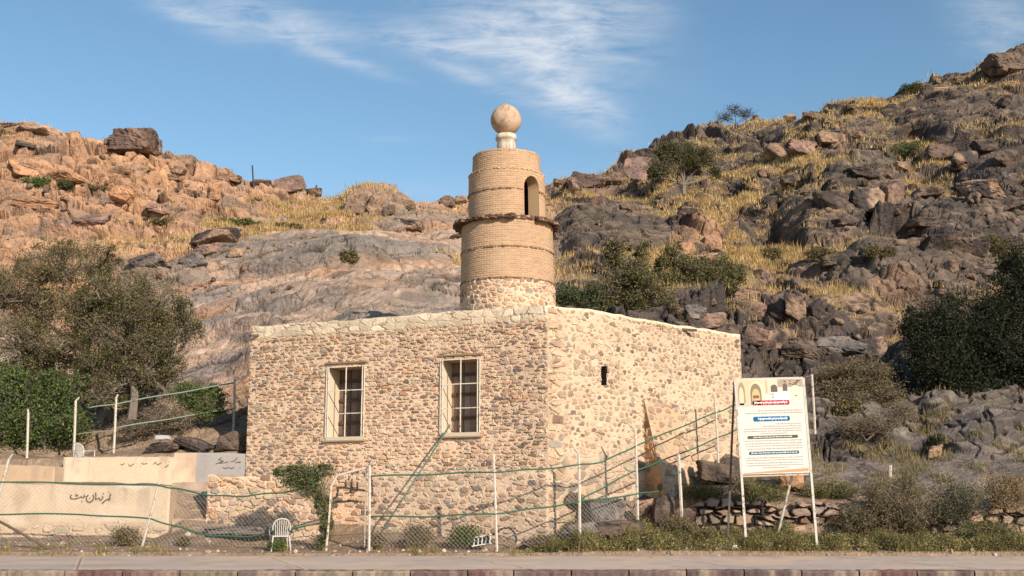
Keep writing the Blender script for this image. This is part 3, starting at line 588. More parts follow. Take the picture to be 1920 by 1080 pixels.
def hole(th, z):
    r_ = 1.06; x_ = (th - ath) * r_; sp = azt - AW * 1.25
    arch = AW * np.sqrt(np.clip(1 - ((z - sp) / (azt - sp)) ** 2, 0, 1)); wdt = np.where(z > sp, arch, AW)
    return (np.abs(x_) < wdt) & (z > az0) & (z < azt)
shaft('stone_base', zb0, zb1, 1.315, 1.295, st_mb, MT['masonry'])
shaft('lower_shaft', zb1, z402, 1.285, 1.255, st_brick, MT['brick'])
shaft('upper_shaft', z402, z309, 1.07, 1.055, st_brick, MT['brick'], hole)
shaft('cap_drum', z309 - .03, z277, .955, .935, st_brick, MT['brick'], ntop=.03)
# shoulder ring and flat tops
def disc(name, z, r, col, dome=0.):
    q = G(); th = np.linspace(0, 2 * np.pi, 97)[:-1]; rings = [(r, 0)] + [(r * k, dome * (1 - k * k)) for k in (.8, .5, .2)]
    V = np.concatenate([mpos(th, a + 0 * th, z + b + 0 * th) for a, b in rings]); fs = []
    for k in range(3):
        j = np.arange(96); j2 = (j + 1) % 96; fs.append(np.stack([k * 96 + j, k * 96 + j2, (k + 1) * 96 + j2, (k + 1) * 96 + j], 1))
    fs.append([288 + k for k in range(96)]); q.add(V, fs, col); q.out(name, MT['plaster'], mroot)
disc('drum_top', z277 - .01, .94, (.5, .36, .23), .06); disc('shoulder', z309 - .004, 1.056, (.52, .37, .23), .01); disc('gallery_floor', z402, 1.26, (.42, .3, .2))
# reveal of the arched opening + inner shell, interior shade put into its dark colour
q = G(); zz = np.linspace(az0, azt - .002, 60); sp = azt - AW * 1.25
wdt = np.where(zz > sp, AW * np.sqrt(np.clip(1 - ((zz - sp) / (azt - sp)) ** 2, 0, 1)), AW)
path = [(-a, b) for a, b in zip(wdt, zz)] + [(a, b) for a, b in list(zip(wdt, zz))[::-1]]
Vo = np.array([mpos(np.array(ath + a / 1.06), 1.065, np.array(b)) for a, b in path]); Vi = np.array([mpos(np.array(ath + a / 1.06), .72, np.array(b)) for a, b in path])
n_ = len(path); j = np.arange(n_ - 1); q.add(np.concatenate([Vo, Vi]), np.stack([j, j + 1, n_ + j + 1, n_ + j], 1), (.50, .34, .2)); q.out('arch_reveal', MT['brick'], mroot)
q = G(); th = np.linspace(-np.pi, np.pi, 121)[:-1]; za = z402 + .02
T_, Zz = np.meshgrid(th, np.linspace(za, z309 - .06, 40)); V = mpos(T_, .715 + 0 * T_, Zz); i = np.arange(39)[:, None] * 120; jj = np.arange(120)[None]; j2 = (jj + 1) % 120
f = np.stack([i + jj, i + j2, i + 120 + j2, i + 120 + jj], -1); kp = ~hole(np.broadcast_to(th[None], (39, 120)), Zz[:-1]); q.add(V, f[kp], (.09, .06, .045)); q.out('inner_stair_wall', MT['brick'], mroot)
# weathered projecting courses
def band(name, z, r, hgt, out, col, seed, n=420, prob=.9):      # one continuous ring of ragged bricks
    k = np.arange(n); blk = k // 3; th = -np.pi + 2 * np.pi * k / n; o_ = out * (.35 + .8 * h2(blk, blk * 0, seed)); o_ = np.where(h2(blk, blk * 0 + 1, seed) > prob, .004, o_)
    hh_ = hgt * (.4 + .6 * h2(k // 2, k * 0 + 2, seed)) / 2; zc_ = z + (h2(blk, blk * 0 + 3, seed) - .5) * hgt * .35; c_ = np.array(col) * (.6 + .8 * h2(blk, blk * 0 + 4, seed))[:, None]
    rows_ = [mpos(th, r - .02, zc_ - hh_), mpos(th, r + o_, zc_ - hh_), mpos(th, r + o_, zc_ + hh_), mpos(th, r - .02, zc_ + hh_)]; j2 = (k + 1) % n; fs = []
    gapm = hole(th, z + 0 * th) if name.startswith('shaft') else np.zeros(n, bool); kp = ~(gapm | gapm[j2])
    for a in range(4): b = (a + 1) % 4; fs.append(np.stack([a * n + k, a * n + j2, b * n + j2, b * n + k], 1)[kp])
    mk(name, np.concatenate(rows_), fs, MT['masonry'], mroot, col=np.tile(c_, (4, 1)))
band('brick_band', zb1, 1.29, .055, .045, (.20, .12, .07), 1); band('brick_band', z461, 1.272, .05, .04, (.24, .15, .09), 2)
band('shaft_band', z351, 1.063, .05, .04, (.24, .14, .08), 3); band('shaft_band', z309 - .03, 1.055, .045, .035, (.46, .31, .19), 4, prob=.95); band('brick_band', z277 - .04, .935, .045, .02, (.34, .23, .14), 5, prob=.7)
# ruined gallery ledge: overlapping dark stone slabs
q = G()
for k in range(130):
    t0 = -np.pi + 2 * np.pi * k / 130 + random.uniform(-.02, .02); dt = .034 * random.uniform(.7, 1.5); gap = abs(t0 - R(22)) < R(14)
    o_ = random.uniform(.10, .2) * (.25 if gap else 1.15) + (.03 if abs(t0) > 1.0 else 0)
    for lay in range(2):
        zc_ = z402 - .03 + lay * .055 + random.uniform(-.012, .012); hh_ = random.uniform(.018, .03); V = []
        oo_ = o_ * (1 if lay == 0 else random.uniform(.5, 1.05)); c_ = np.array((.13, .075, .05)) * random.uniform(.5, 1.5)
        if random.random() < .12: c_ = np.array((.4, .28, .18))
        for zz in (zc_ - hh_, zc_ + hh_):
            for rr_ in (1.10, 1.26 + oo_):
                for tt in (t0 - dt, t0 + dt): V.append(mpos(np.array(tt), rr_, np.array(zz - .05 * (rr_ > 1.2) * random.random())))
        q.add(V, np.array([[0, 1, 3, 2], [4, 6, 7, 5], [2, 3, 7, 6], [0, 2, 6, 4], [1, 5, 7, 3], [0, 4, 5, 1]]), c_)
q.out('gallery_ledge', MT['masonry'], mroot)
# neck and ball finial
def lathe(name, prof, mat, colf, dent=0., n=72, seed=0):
    th = np.linspace(-np.pi, np.pi, n + 1)[:-1]; pr = np.array(prof); T_, K_ = np.meshgrid(th, np.arange(len(pr))); rr_ = pr[K_, 0]; Zz = pr[K_, 1]
    d = fbm(T_ * 3.5, Zz * 9, 3, seed); rr_ = rr_ * (1 + dent * d); c = colf(T_, Zz, d); V = mpos(T_, rr_, Zz)
    i = np.arange(len(pr) - 1)[:, None] * n; jj = np.arange(n)[None]; j2 = (jj + 1) % n
    mk(name, V, [np.stack([i + jj, i + j2, i + n + j2, i + n + jj], -1).reshape(-1, 4), list(range(n))[::-1], [(len(pr) - 1) * n + k for k in range(n)]], mat, mroot, col=c, smooth=True)
zn0, zn1 = zf(276, .28) - .02, zf(247, .28); zk = zn1 - zn0
lathe('finial_neck', [(.27, zn0 - .1), (.265, zn0 + .3 * zk), (.255, zn0 + .62 * zk), (.30, zn0 + .66 * zk), (.305, zn0 + .78 * zk), (.29, zn0 + .8 * zk), (.285, zn0 + .97 * zk), (.2, zn1)], MT['plaster'],
      lambda t, z, d: mix(mix((.62, .54, .44), (.40, .31, .23), sst(.1, .5, d)), (.2, .12, .09), sst(.02, .0, np.abs(z - zn0 - .72 * zk) - .015) * .6), .02, seed=3)
zc_ = float(P(943, 225, 31)[2]); rb_ = .44; pr = []
for k in range(33):
    a = -np.pi / 2 + np.pi * k / 32; r_ = rb_ * math.cos(a) * (1 - .06 * max(0, math.sin(a))); z_ = zc_ + rb_ * math.sin(a) * 1.0
    if k >= 29: z_ += .008 + .014 * (k - 29); 
    pr.append((max(r_, .012), z_))
def ballc(t, z, d):
    F1 = worley(t * 4.2, z * 9, 55)[0]; sp = sst(.17, .1, F1) * (vn(t * 2, z * 4, 8) > .35)
    return mix(mix((.52, .365, .25), (.40, .265, .18), sst(-.2, .4, d)), (.12, .065, .04), sp * .9)
lathe('ball_finial', pr, MT['plaster'], ballc, .012, 96, 5)
# ------------------------------------------------------------------ low walls and terrace on the left
CREAM = np.array((.56, .43, .31))
def st_cream(lowrub=.55, tint=(1, 1, 1)):
    def f(s, z, top):
        h_, c, m = rubble(s, z, 111, .34, .2, .10, .55, STONE_L + [(.45, .3, .2)] * 3, (.50, .37, .26), .03)
        pl_ = sst(lowrub - .15, lowrub + .15, z - z.min() + .25 * fbm(s * .9, z * 2, 4, 12))
        cp = CREAM * np.array(tint) * (1 + .10 * fbm(s * .8, z * 2, 4, 13))[..., None]; cp = mix(cp, (.36, .25, .17), sst(.25, .6, fbm(s * 1.1, z * .8, 4, 14)) * .6)
        cp = mix(cp, (.30, .21, .15), sst(.10, .0, top) * .35)
        drip = sst(.1, .5, fbm(s * 3.5, z * .35, 4, 16)) * sst(1.0, .1, top); cp = mix(cp, (.33, .25, .19), drip * .5)
        ck = sst(.95, 1., 1 - np.abs(fbm(s * .9, z * 1.1, 4, 17)) * 4.5); cp = mix(cp, (.25, .18, .13), ck * .45)
        cp = mix(cp, (.36, .26, .18), sst(.45, .0, z - z.min() + .2 * fbm(s * 1.3, z, 3, 18)) * .6); cp = mix(cp, (.66, .55, .45), sst(.2, .45, fbm(s * .7 + 5, z * 1.6, 4, 19)) * .5)
        return h_ * (1 - pl_) + pl_ * (.022 + .006 * fbm(s * 2, z * 3, 3, 15)), mix(c, cp, pl_)
    return f
FW = Plane(P(-900, 950, 28.9)[:2], P(318, 950, 28.35)[:2]); za, zb_ = FW.at(0, 905)[1], FW.at(318, 912)[1]
T = 110 / 1920.; 
def tz(x, y): return (120 + x * T, 910 + y * T)
signature = [[tz(1480, 230)], [tz(1540, 300), tz(1520, 340), tz(1500, 400), tz(1480, 500), tz(1440, 460), tz(1390, 480), tz(1330, 540), tz(1265, 590)],
    [tz(1295, 280)], [tz(1280, 370), tz(1275, 430), tz(1230, 480), tz(1190, 495)], [tz(1050, 250), tz(1045, 360), tz(1040, 450), tz(1070, 470), tz(1120, 430), tz(1160, 420), tz(1190, 490)],
    [tz(970, 320), tz(975, 420), tz(940, 510), tz(860, 565), tz(780, 545), tz(735, 470), tz(750, 370), tz(800, 330)], [tz(850, 430)],
    [tz(680, 320), tz(690, 370), tz(620, 415), tz(560, 370), tz(540, 410), tz(460, 420), tz(380, 450), tz(290, 455), tz(225, 420), tz(215, 360), tz(250, 320)], [tz(405, 300), tz(400, 360), tz(470, 330)], [tz(585, 520)]]
low = tagit(wall('plastered_wall', FW, [(0, 0), (FW.L, .0)], [(0, za), (FW.L - 5, za), (FW.L, zb_)], .5, st_cream(), MT['plaster'], None, .018, strokes=signature, sw=.018, topcol=(.42, .31, .22)),
      'long low cream plastered wall with black painted signature, beside the pavement', 'wall')
UW = Plane(P(118, 880, 30.2)[:2], P(462, 880, 30.45)[:2])
T2 = 250 / 1920.
def t2(x, y): return (220 + x * T2, 840 + y * T2)
g2 = [[t2(745, 200)], [t2(735, 245), t2(725, 260), t2(690, 280)], [t2(630, 215), t2(590, 245), t2(560, 225)], [t2(560, 200), t2(520, 235)], [t2(430, 225), t2(380, 235), t2(350, 220)], [t2(380, 205)], [t2(485, 175)],
      [t2(240, 230), t2(190, 265), t2(165, 240)], [t2(105, 225), t2(80, 245), t2(50, 235)], [t2(1500, 140), t2(1460, 170), t2(1530, 190), t2(1420, 230)], [t2(1600, 200), t2(1550, 215), t2(1460, 220)], [t2(1720, 150), t2(1700, 180), t2(1640, 200)], [t2(1780, 205), t2(1700, 210)],
      [t2(1520, 280), t2(1560, 300), t2(1600, 280), t2(1650, 300), t2(1680, 280)], [t2(1770, 285)]]
def st_up(s, z, top):
    h_, c = st_cream(.12, (1.06, 1.05, 1.05))(s, z, top); sL = UW.at(368, 870)[0]
    c = mix(c, (.27, .26, .27), sst(sL - .01, sL + .01, s) * .8); return h_, c
zu = UW.at(250, 858)[1]; zs = UW.at(330, 852)[1]
tagit(wall('plastered_wall', UW, [(0, 1.2), (UW.L, 1.2)], [(0, zu), (UW.at(327, 852)[0] - .02, zu + .02), (UW.at(327, 852)[0], zs + .05), (UW.L, zs + .03)], .35, st_up, MT['plaster'], None, .017, strokes=g2, sw=.012, topcol=(.5, .4, .3)),
      'upper cream wall running to the corner of the mosque, its right end painted grey', 'wall')
LB = Plane(P(-120, 885, 29.6)[:2], P(103, 885, 29.5)[:2]); zl = LB.at(50, 872)[1]
tagit(wall('stone_wall', LB, [(0, 1.2), (LB.L, 1.2)], [(0, zl + .04), (LB.L, zl - .03)], .5, st_cream(.3, (.85, .78, .72)), MT['plaster'], None, .02, topcol=(.45, .34, .25)), 'short low tan wall behind the signed wall, below the green bush', 'wall')
TB = Plane(P(388, 930, 28.5)[:2], P(603, 930, 28.2)[:2]); zt_ = TB.at(500, 893)[1]
def st_ter(s, z, top):
    h_, c, m = rubble(s, z, 121, .24, .15, .05, .3, STONE_L + [(.48, .35, .24)] * 3, MORT_L * .93, .05); return h_ + .05 * fbm(s * 1.4, z * 2, 3, 3), c
tagit(wall('stone_terrace', TB, [(0, .1), (TB.L, .1)], [(0, zt_ + .02), (TB.L, zt_ - .03)], 1.5, st_ter, MT['masonry'], None, .018, topn=.06, topcol=(.42, .31, .22)), 'rubble stone terrace in front of the left end of the mosque', 'terrace')
# steps between the wall and the terrace
q = G()
for k in range(6):
    D0 = 28.15 + k * .36; yy0 = 990 - k * 17; a = P(322, yy0, D0); b = P(392, yy0 - 2, D0)
    nx_ = 20; xs_ = np.linspace(a[0], b[0], nx_); z_ = a[2]
    V = np.array([[(xx, D0 + .02 * math.sin(xx * 9 + k), z_ - .34), (xx, D0 + .03 * math.sin(xx * 9 + k), z_ + .015 * math.sin(xx * 13 + k)), (xx, D0 + .42, z_ + .01)] for xx in xs_])
    i = (np.arange(nx_ - 1)[:, None] * 3 + np.arange(2)[None]).ravel(); q.add(V, [np.stack([i, i + 1, i + 4, i + 3], 1)], (.40, .30, .22) if k % 2 else (.34, .25, .19))
tagit(q.out('stone_steps', MT['kerb']), 'rough stone steps climbing between the signed wall and the terrace', 'steps')
# dry stone wall on the right
DW = Plane(P(1225, 980, 27.45)[:2], P(2150, 980, 27.5)[:2])
def st_dry(s, z, top):
    h_, c, m = rubble(s, z, 131, .36, .21, .02, .34, [(.30, .20, .14), (.24, .17, .13), (.38, .25, .17), (.19, .15, .12), (.33, .24, .18), (.27, .17, .12)], (.045, .032, .025), .12, .16)
    h_ = h_ + .22 * fbm(s * .8, z * 1.8, 4, 4); return h_, c * (.75 + .5 * vn(s * .8, z * 2, 6))[..., None]
zd = [(0, 1.0), (1.0, DW.at(1300, 948)[1]), (DW.at(1500, 945)[0], DW.at(1500, 945)[1]), (DW.at(1700, 958)[0], DW.at(1700, 955)[1]), (DW.L, DW.at(2100, 955)[1])]
tagit(wall('dry_stone_wall', DW, [(0, 0), (DW.L, 0)], zd, .6, st_dry, MT['masonry'], None, .02, topn=.26, topcol=(.28, .2, .14)), 'low tumbled dry stone wall behind the weeds and the information board', 'wall')
#PART2
# ------------------------------------------------------------------ boulders
import bmesh
def ico(n):
    bm = bmesh.new(); bmesh.ops.create_icosphere(bm, subdivisions=n, radius=1); v = np.array([q.co[:] for q in bm.verts]); f = np.array([[a.index for a in q.verts] for q in bm.faces]); bm.free(); return v, f
ICO = {k: ico(k) for k in (3, 4, 5)}
TONE = dict(dark=((.068, .052, .045), (.15, .105, .08)), grey=((.15, .13, .12), (.22, .18, .155)), brown=((.13, .088, .072), (.25, .16, .12)), tan=((.36, .23, .15), (.22, .15, .11)),
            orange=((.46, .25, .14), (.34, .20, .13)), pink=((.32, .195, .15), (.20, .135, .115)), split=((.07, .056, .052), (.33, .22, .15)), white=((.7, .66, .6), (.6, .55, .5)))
def rock_geo(seed, level, tone, blocky=.5):
    r_ = np.random.default_rng(seed); v, f = ICO[level]; n = r_.normal(size=(int(7 + 6 * r_.random()), 3)); n /= np.linalg.norm(n, axis=1)[:, None]
    ax = r_.normal(size=(3, 3)) * .25 + np.eye(3); ax /= np.linalg.norm(ax, axis=1)[:, None]; n = np.concatenate([n, ax, -ax]); d = r_.uniform(.62, .98, len(n)); d = r_.uniform(.78, 1.08, len(n)); d[-6:] = r_.uniform(.6, .78, 6)
    q = np.clip(v @ n.T, 1e-3, None) / d[None]; q = (q ** 44).sum(1) ** (1 / 44.); rad = 1 / q
    rad = rad * (1 + .05 * fbm(v[:, 0] * 2.3 + v[:, 2] + seed, v[:, 1] * 2.3 - v[:, 2] * 1.3, 4, seed) + .05 * fbm(v[:, 0] * 7 + v[:, 2] * 3, v[:, 1] * 7 + v[:, 2] * 5, 4, seed + 1, .65))
    p = v * rad[:, None]; p /= np.abs(p).max(0)[None]
    a, b = TONE[tone]; m = sst(-.12, .15, fbm(p[:, 0] * 1.3 + p[:, 2] * .6 + seed * 3.1, p[:, 1] * 1.3 + p[:, 2], 4, seed + 2) + (.25 * p[:, 0] if tone == 'split' else 0))  # split tone: tan sunlit right, black shaded left side put into the colour
    cr = np.maximum(sst(.05, .0, np.abs(fbm(p[:, 0] * 1.2 + seed, p[:, 2] * 2.2 + p[:, 1], 3, seed + 5))), sst(.04, .0, np.abs(fbm(p[:, 0] * 2.2 + p[:, 1] + seed, p[:, 2] * .9, 3, seed + 6))))
    wk = worley(p[:, 0] * 1.5 + p[:, 1] + seed, p[:, 2] * 2.1 + .5 * p[:, 1], seed + 7); p = p * (1 - .07 * cr + .12 * (h2(wk[2], wk[3], seed + 8) - .5))[:, None]
    return p, f, mix(mix(a, b, m), np.array(a) * .35, cr * .75) * (.8 + .4 * h2(wk[2], wk[3], seed + 9))[:, None]
def boulder(px, py, wpx, hpx, tone, label, group=None, seed=None, D=None, level=4, deep=.8, name='boulder', cat='boulder', sink=.12, lo=28.6):
    g_ = ground(px, py, lo) if D is None else P(px, py, D); D_ = g_[1]; seed = seed or int(px * 7 + py)
    p, f, c = rock_geo(seed, level, tone); W = wpx * D_ / F / 2; H = hpx * D_ / F / 2
    yaw = (seed % 7 - 3) * .06; p2 = p * [W, W * deep, H]; p2 = np.stack([p2[:, 0], p2[:, 1] + W * deep * .6, p2[:, 2] + H * (1 - sink * 2) + (p2[:, 0] * yaw)], 1)
    o = mk(name, p2, f, MT['boulder'], col=c); o.location = g_; return tagit(o, label, cat, group)
BL = [(250, 287, 96, 60, 'brown', 'largest rounded brown boulder standing on the left ridge'), (212, 285, 34, 26, 'tan', 'small tan rock tucked left of the big ridge boulder'), (287, 284, 38, 46, 'pink', 'tall pinkish rock leaning on the right of the big ridge boulder'),
 (318, 338, 46, 14, 'brown', 'flat brown rock lying below the big ridge boulder'), (541, 362, 66, 42, 'pink', 'purplish rounded boulder on the skyline by the leaning stick'), (484, 354, 48, 26, 'brown', 'squat brown rock on the skyline beside the upright pole'), (585, 368, 38, 20, 'brown', 'low brown rock right of the purplish skyline boulder'),
 (400, 458, 104, 44, 'split', 'wide block with dark vertical streaks below the green strip of bushes'), (388, 482, 74, 24, 'pink', 'flat pinkish slab under the dark streaked block'), (276, 508, 104, 40, 'grey', 'grey rounded boulder above the left acacia'), (358, 503, 58, 34, 'grey', 'pale grey boulder next to the grey slab, upslope of the acacias'), (440, 486, 40, 30, 'tan', 'tan rock at the end of the grey slab'),
 (400, 382, 38, 40, 'orange', 'upright orange block on the left slope'), (232, 392, 80, 64, 'orange', 'large orange cracked block in the left ledges'), (205, 350, 44, 30, 'orange', 'small orange block on top of the left ledge'), (300, 400, 70, 26, 'pink', 'long pink block at the right end of the left ledge'), (130, 345, 90, 30, 'orange', 'long orange block in the upper left ledge'), (40, 330, 80, 34, 'orange', 'orange block in the ledge at the left picture edge'), (60, 400, 110, 34, 'orange', 'wide orange block low in the ledges at far left'), (160, 425, 90, 30, 'pink', 'flat pink block below the cracked orange block'), (330, 330, 40, 16, 'tan', 'tan stone on the ridge slope below the flat brown rock'), (430, 345, 50, 22, 'tan', 'tan stones on the skyline left of the upright pole'),
 (60, 252, 70, 18, 'tan', 'flat tan rock on the skyline at far left'), (20, 240, 50, 14, 'brown', 'brown slab on the skyline at the left edge'), (132, 258, 34, 16, 'orange', 'orange rock on the left skyline before the slope falls'), (50, 280, 40, 16, 'dark', 'dark rock under the left skyline'),
 (664, 402, 46, 46, 'brown', 'tall brown rock at the left of the saddle outcrop'), (698, 402, 50, 46, 'split', 'biggest dark block in the saddle outcrop'), (726, 404, 28, 24, 'dark', 'black pointed rock in front of the saddle outcrop'), (760, 392, 56, 28, 'tan', 'tan broken rock right of the saddle outcrop'), (836, 388, 34, 26, 'brown', 'brown rock on the skyline just left of the minaret'), (862, 384, 28, 24, 'tan', 'tan rock on the skyline touching the minaret'), (606, 418, 26, 16, 'dark', 'small dark rock below the saddle grass'), (766, 428, 66, 22, 'split', 'low streaked outcrop below the saddle'), (862, 447, 46, 14, 'dark', 'flat dark slab left of the minaret gallery'),
 (1098, 352, 92, 38, 'brown', 'long overhanging slab on the skyline right of the minaret'), (1152, 350, 40, 38, 'brown', 'square boulder at the end of the overhanging slab'), (1056, 350, 46, 16, 'brown', 'low rock on the skyline touching the minaret shaft'), (1192, 342, 70, 62, 'pink', 'large pinkish boulder left of the hill tree'), (1206, 298, 44, 24, 'dark', 'dark rock on top of the pinkish boulder'), (1183, 362, 24, 28, 'dark', 'dark pointed rock below the pinkish boulder'), (1240, 290, 40, 16, 'brown', 'thin brown slab on the skyline above the hill tree'),
 (1443, 386, 26, 28, 'dark', 'black pyramid rock standing in the golden grass'), (1482, 348, 52, 28, 'dark', 'dark domed rock above the golden grass'), (1436, 288, 20, 26, 'dark', 'narrow black rock below the skyline bush'), (1462, 302, 62, 34, 'tan', 'tan ledge rock below the skyline bush'), (1506, 294, 64, 40, 'pink', 'pinkish block in the middle of the upper right slope'), (1558, 270, 56, 36, 'tan', 'tan split rock on the upper right slope'), (1520, 224, 40, 18, 'brown', 'brown rock on the skyline between the two bushes'), (1482, 228, 30, 14, 'tan', 'tan rock on the skyline right of the first bush'), (1595, 205, 34, 12, 'dark', 'small dark rock on the skyline before the second bush'),
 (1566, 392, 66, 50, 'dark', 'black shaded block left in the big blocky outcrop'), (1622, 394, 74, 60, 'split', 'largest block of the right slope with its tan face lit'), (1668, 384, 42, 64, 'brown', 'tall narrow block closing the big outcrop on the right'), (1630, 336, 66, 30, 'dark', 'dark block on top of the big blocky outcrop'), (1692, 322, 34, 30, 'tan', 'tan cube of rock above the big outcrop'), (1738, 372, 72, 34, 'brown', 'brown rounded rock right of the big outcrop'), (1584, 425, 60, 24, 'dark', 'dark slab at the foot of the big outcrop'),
 (1768, 304, 66, 42, 'dark', 'dark rock cluster right of the green hillside bush'), (1816, 316, 64, 48, 'split', 'split dark boulder in the upper right crag'), (1858, 288, 58, 36, 'dark', 'dark boulder high in the right crag'), (1896, 318, 70, 60, 'dark', 'black crag at the right picture edge'), (1850, 372, 90, 44, 'split', 'broad broken block under the right crag'), (1900, 398, 80, 34, 'dark', 'black overhang block at the right edge'), (1738, 425, 60, 28, 'dark', 'dark rock above the shaded tree'),
 (1897, 136, 92, 64, 'dark', 'great dark summit boulder at the top right corner'), (1858, 144, 46, 46, 'dark', 'black leaning boulder beside the summit boulder'), (1812, 158, 46, 22, 'brown', 'brown rock on the skyline below the summit'), (1765, 172, 40, 18, 'tan', 'tan rock on the skyline below the summit boulders'),
 (1760, 474, 80, 42, 'dark', 'left dark hump of the rounded black rocks above the tree'), (1830, 480, 90, 44, 'dark', 'middle dark hump of the rounded black rocks above the tree'), (1890, 470, 70, 40, 'dark', 'right dark hump of the rounded black rocks above the tree'),
 (1496, 602, 54, 62, 'split', 'split tan and black boulder behind the mosque corner'), (1456, 602, 54, 56, 'dark', 'black shaded boulder left of the split boulder'), (1408, 598, 70, 44, 'brown', 'brown boulder with a flat top above the wall end'), (1534, 600, 30, 50, 'dark', 'narrow dark rock right of the split boulder'), (1404, 655, 66, 50, 'brown', 'brown cracked face just beyond the side wall'), (1452, 662, 70, 52, 'split', 'dark boulder in the gully beyond the side wall'), (1500, 672, 80, 36, 'dark', 'low dark rock above the information board'), (1585, 674, 110, 50, 'grey', 'broad grey rock above the olive bush'), (300, 852, 84, 22, 'dark', 'low dark rock at the left end of the ledge behind the upper wall'), (366, 854, 104, 34, 'dark', 'middle dark rock of the ledge behind the upper wall'), (428, 858, 80, 50, 'dark', 'black rock between the upper wall and the mosque'), (1645, 678, 60, 56, 'split', 'upright two-tone rock left of the shaded tree'), (1330, 618, 64, 36, 'brown', 'brown rock showing just above the side wall'), (1300, 598, 50, 30, 'grey', 'grey rock behind the bushes over the side wall'), (1392, 566, 62, 28, 'pink', 'pinkish rock above the gully'),  # three dark rocks behind the upper wall stand in for shade under the bank
 (1288, 478, 42, 40, 'orange', 'left orange block of the pair in the golden grass'), (1332, 476, 44, 42, 'orange', 'right orange block of the pair in the golden grass'), (1310, 496, 74, 22, 'tan', 'pale slab below the pair of orange blocks'), (1560, 500, 50, 26, 'dark', 'dark rock in the middle of the grassy gully'), (1620, 500, 60, 26, 'split', 'two-tone rock above the large grey slab')]
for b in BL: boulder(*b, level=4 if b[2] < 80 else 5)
for b in [(1757, 860, 36, 26, 'tan', 'lone tan stone sitting on the dark slab right of the board', 'stone'), (1488, 948, 52, 62, 'orange', 'upright orange sandstone behind the legs of the information board', 'stone')]:
    boulder(*b[:6], name='stone', cat=b[6], level=4, sink=.05)
for px, py, D, wpx, hpx, tone, lab in [(1136, 985, 27.0, 92, 58, 'grey', 'grey domed boulder at the foot of the side wall'), (1098, 1000, 26.7, 110, 22, 'grey', 'flat grey slab below the domed boulder'), (1160, 1004, 26.6, 100, 34, 'dark', 'dark grey slab sloping towards the weeds'), (1246, 990, 27.3, 44, 66, 'dark', 'dark upright rock at the left end of the dry wall'), (1285, 986, 27.3, 56, 40, 'brown', 'brown rock in the left end of the dry wall'),
     (1206, 965, 27.7, 46, 30, 'tan', 'tan stone beside the ramp below the side wall'), (1012, 1026, 26.3, 70, 18, 'dark', 'dark flat slab lying at the corner by the pavement'), (1078, 948, 27.25, 40, 30, 'brown', 'brown stone against the base of the side wall'), (1345, 905, 29.2, 70, 46, 'dark', 'dark rock beside the ramp left of the board'), (1378, 1030, 25.7, 14, 12, 'white', 'small white stone at the pavement edge near the board leg'), (120, 1016, 27.2, 26, 12, 'brown', 'brown stone on the dirt below the painted signature'), (440, 1004, 27.6, 120, 18, 'grey', 'long grey slab at the foot of the terrace')]:
    boulder(px, py, wpx, hpx, tone, lab, D=D, name='stone', cat='stone', level=4, deep=.6)
protos = {}
for t_ in ('tan', 'orange', 'pink', 'brown', 'dark', 'split'):
    for k in range(2):
        p, f, c = rock_geo(500 + k + len(t_) * 7, 3, t_); me = mk('loose_rock', p, f, MT['boulder'], col=c); protos[t_, k] = me.data; bpy.data.objects.remove(me)
REG = [('left', 110, 0, 640, 250, 560, ['tan', 'orange', 'pink', 'brown'], 'small loose rock on the orange left slope', 'loose rocks on the left slope', 5, 15), ('right', 175, 1040, 1915, 180, 700, ['dark', 'split', 'brown', 'dark', 'pink', 'tan'], 'loose rock among the grass of the dark right slope', 'loose rocks on the right slope', 7, 26)]
for nm, n, x0, x1, y0, y1, tones, lab, grp, smn, smx in REG:
    for k in range(n):
        px, py = rng.uniform(x0, x1), rng.uniform(y0, y1)
        if py < np.interp(px, RID[:, 0], RID[:, 1]) + 8: continue
        g_ = ground(px, py); sz = g_[1] / F / 2 * (smn + (smx - smn) * rng.random() ** 2.2)
        o = bpy.data.objects.new('loose_rock', protos[tones[int(rng.integers(len(tones)))], int(rng.integers(2))]); COL.objects.link(o)
        o.location = g_ + np.array([0, 0, sz * .3]); o.scale = (sz * rng.uniform(.8, 1.4), sz, sz * rng.uniform(.6, 1.1)); o.rotation_euler = (rng.uniform(-.3, .3), rng.uniform(-.3, .3), rng.uniform(0, 6))
        tagit(o, lab, 'rock', grp)
# ------------------------------------------------------------------ plants
def leaf_quads(cent, size, cols_, flat=0.):
    n = len(cent); a = rng.normal(size=(n, 3)); a /= np.linalg.norm(a, axis=1)[:, None]; b = np.cross(a, rng.normal(size=(n, 3))); b /= np.linalg.norm(b, axis=1)[:, None]
    s_ = size * rng.uniform(.6, 1.3, n)[:, None]; a = a * s_; b = b * s_ * .5
    V = np.stack([cent - a, cent - b, cent + a, cent + b], 1).reshape(-1, 3); f = np.arange(4 * n).reshape(n, 4)
    c = pal(cols_, rng.random(n)) * rng.uniform(.75, 1.25, n)[:, None]; return V, f, np.repeat(c, 4, 0)
OLIVE = [(.16, .13, .055), (.20, .155, .07), (.12, .10, .045), (.25, .185, .095), (.13, .12, .045)]
GREEN = [(.08, .13, .03), (.12, .17, .04), (.055, .09, .025), (.17, .205, .06)]
DGREEN = [(.06, .075, .028), (.08, .095, .038), (.045, .055, .024), (.11, .115, .05)]
DRY = [(.24, .17, .10), (.30, .21, .12), (.19, .14, .085), (.15, .12, .06)]
GREY = [(.13, .115, .095), (.17, .15, .11), (.10, .09, .07)]
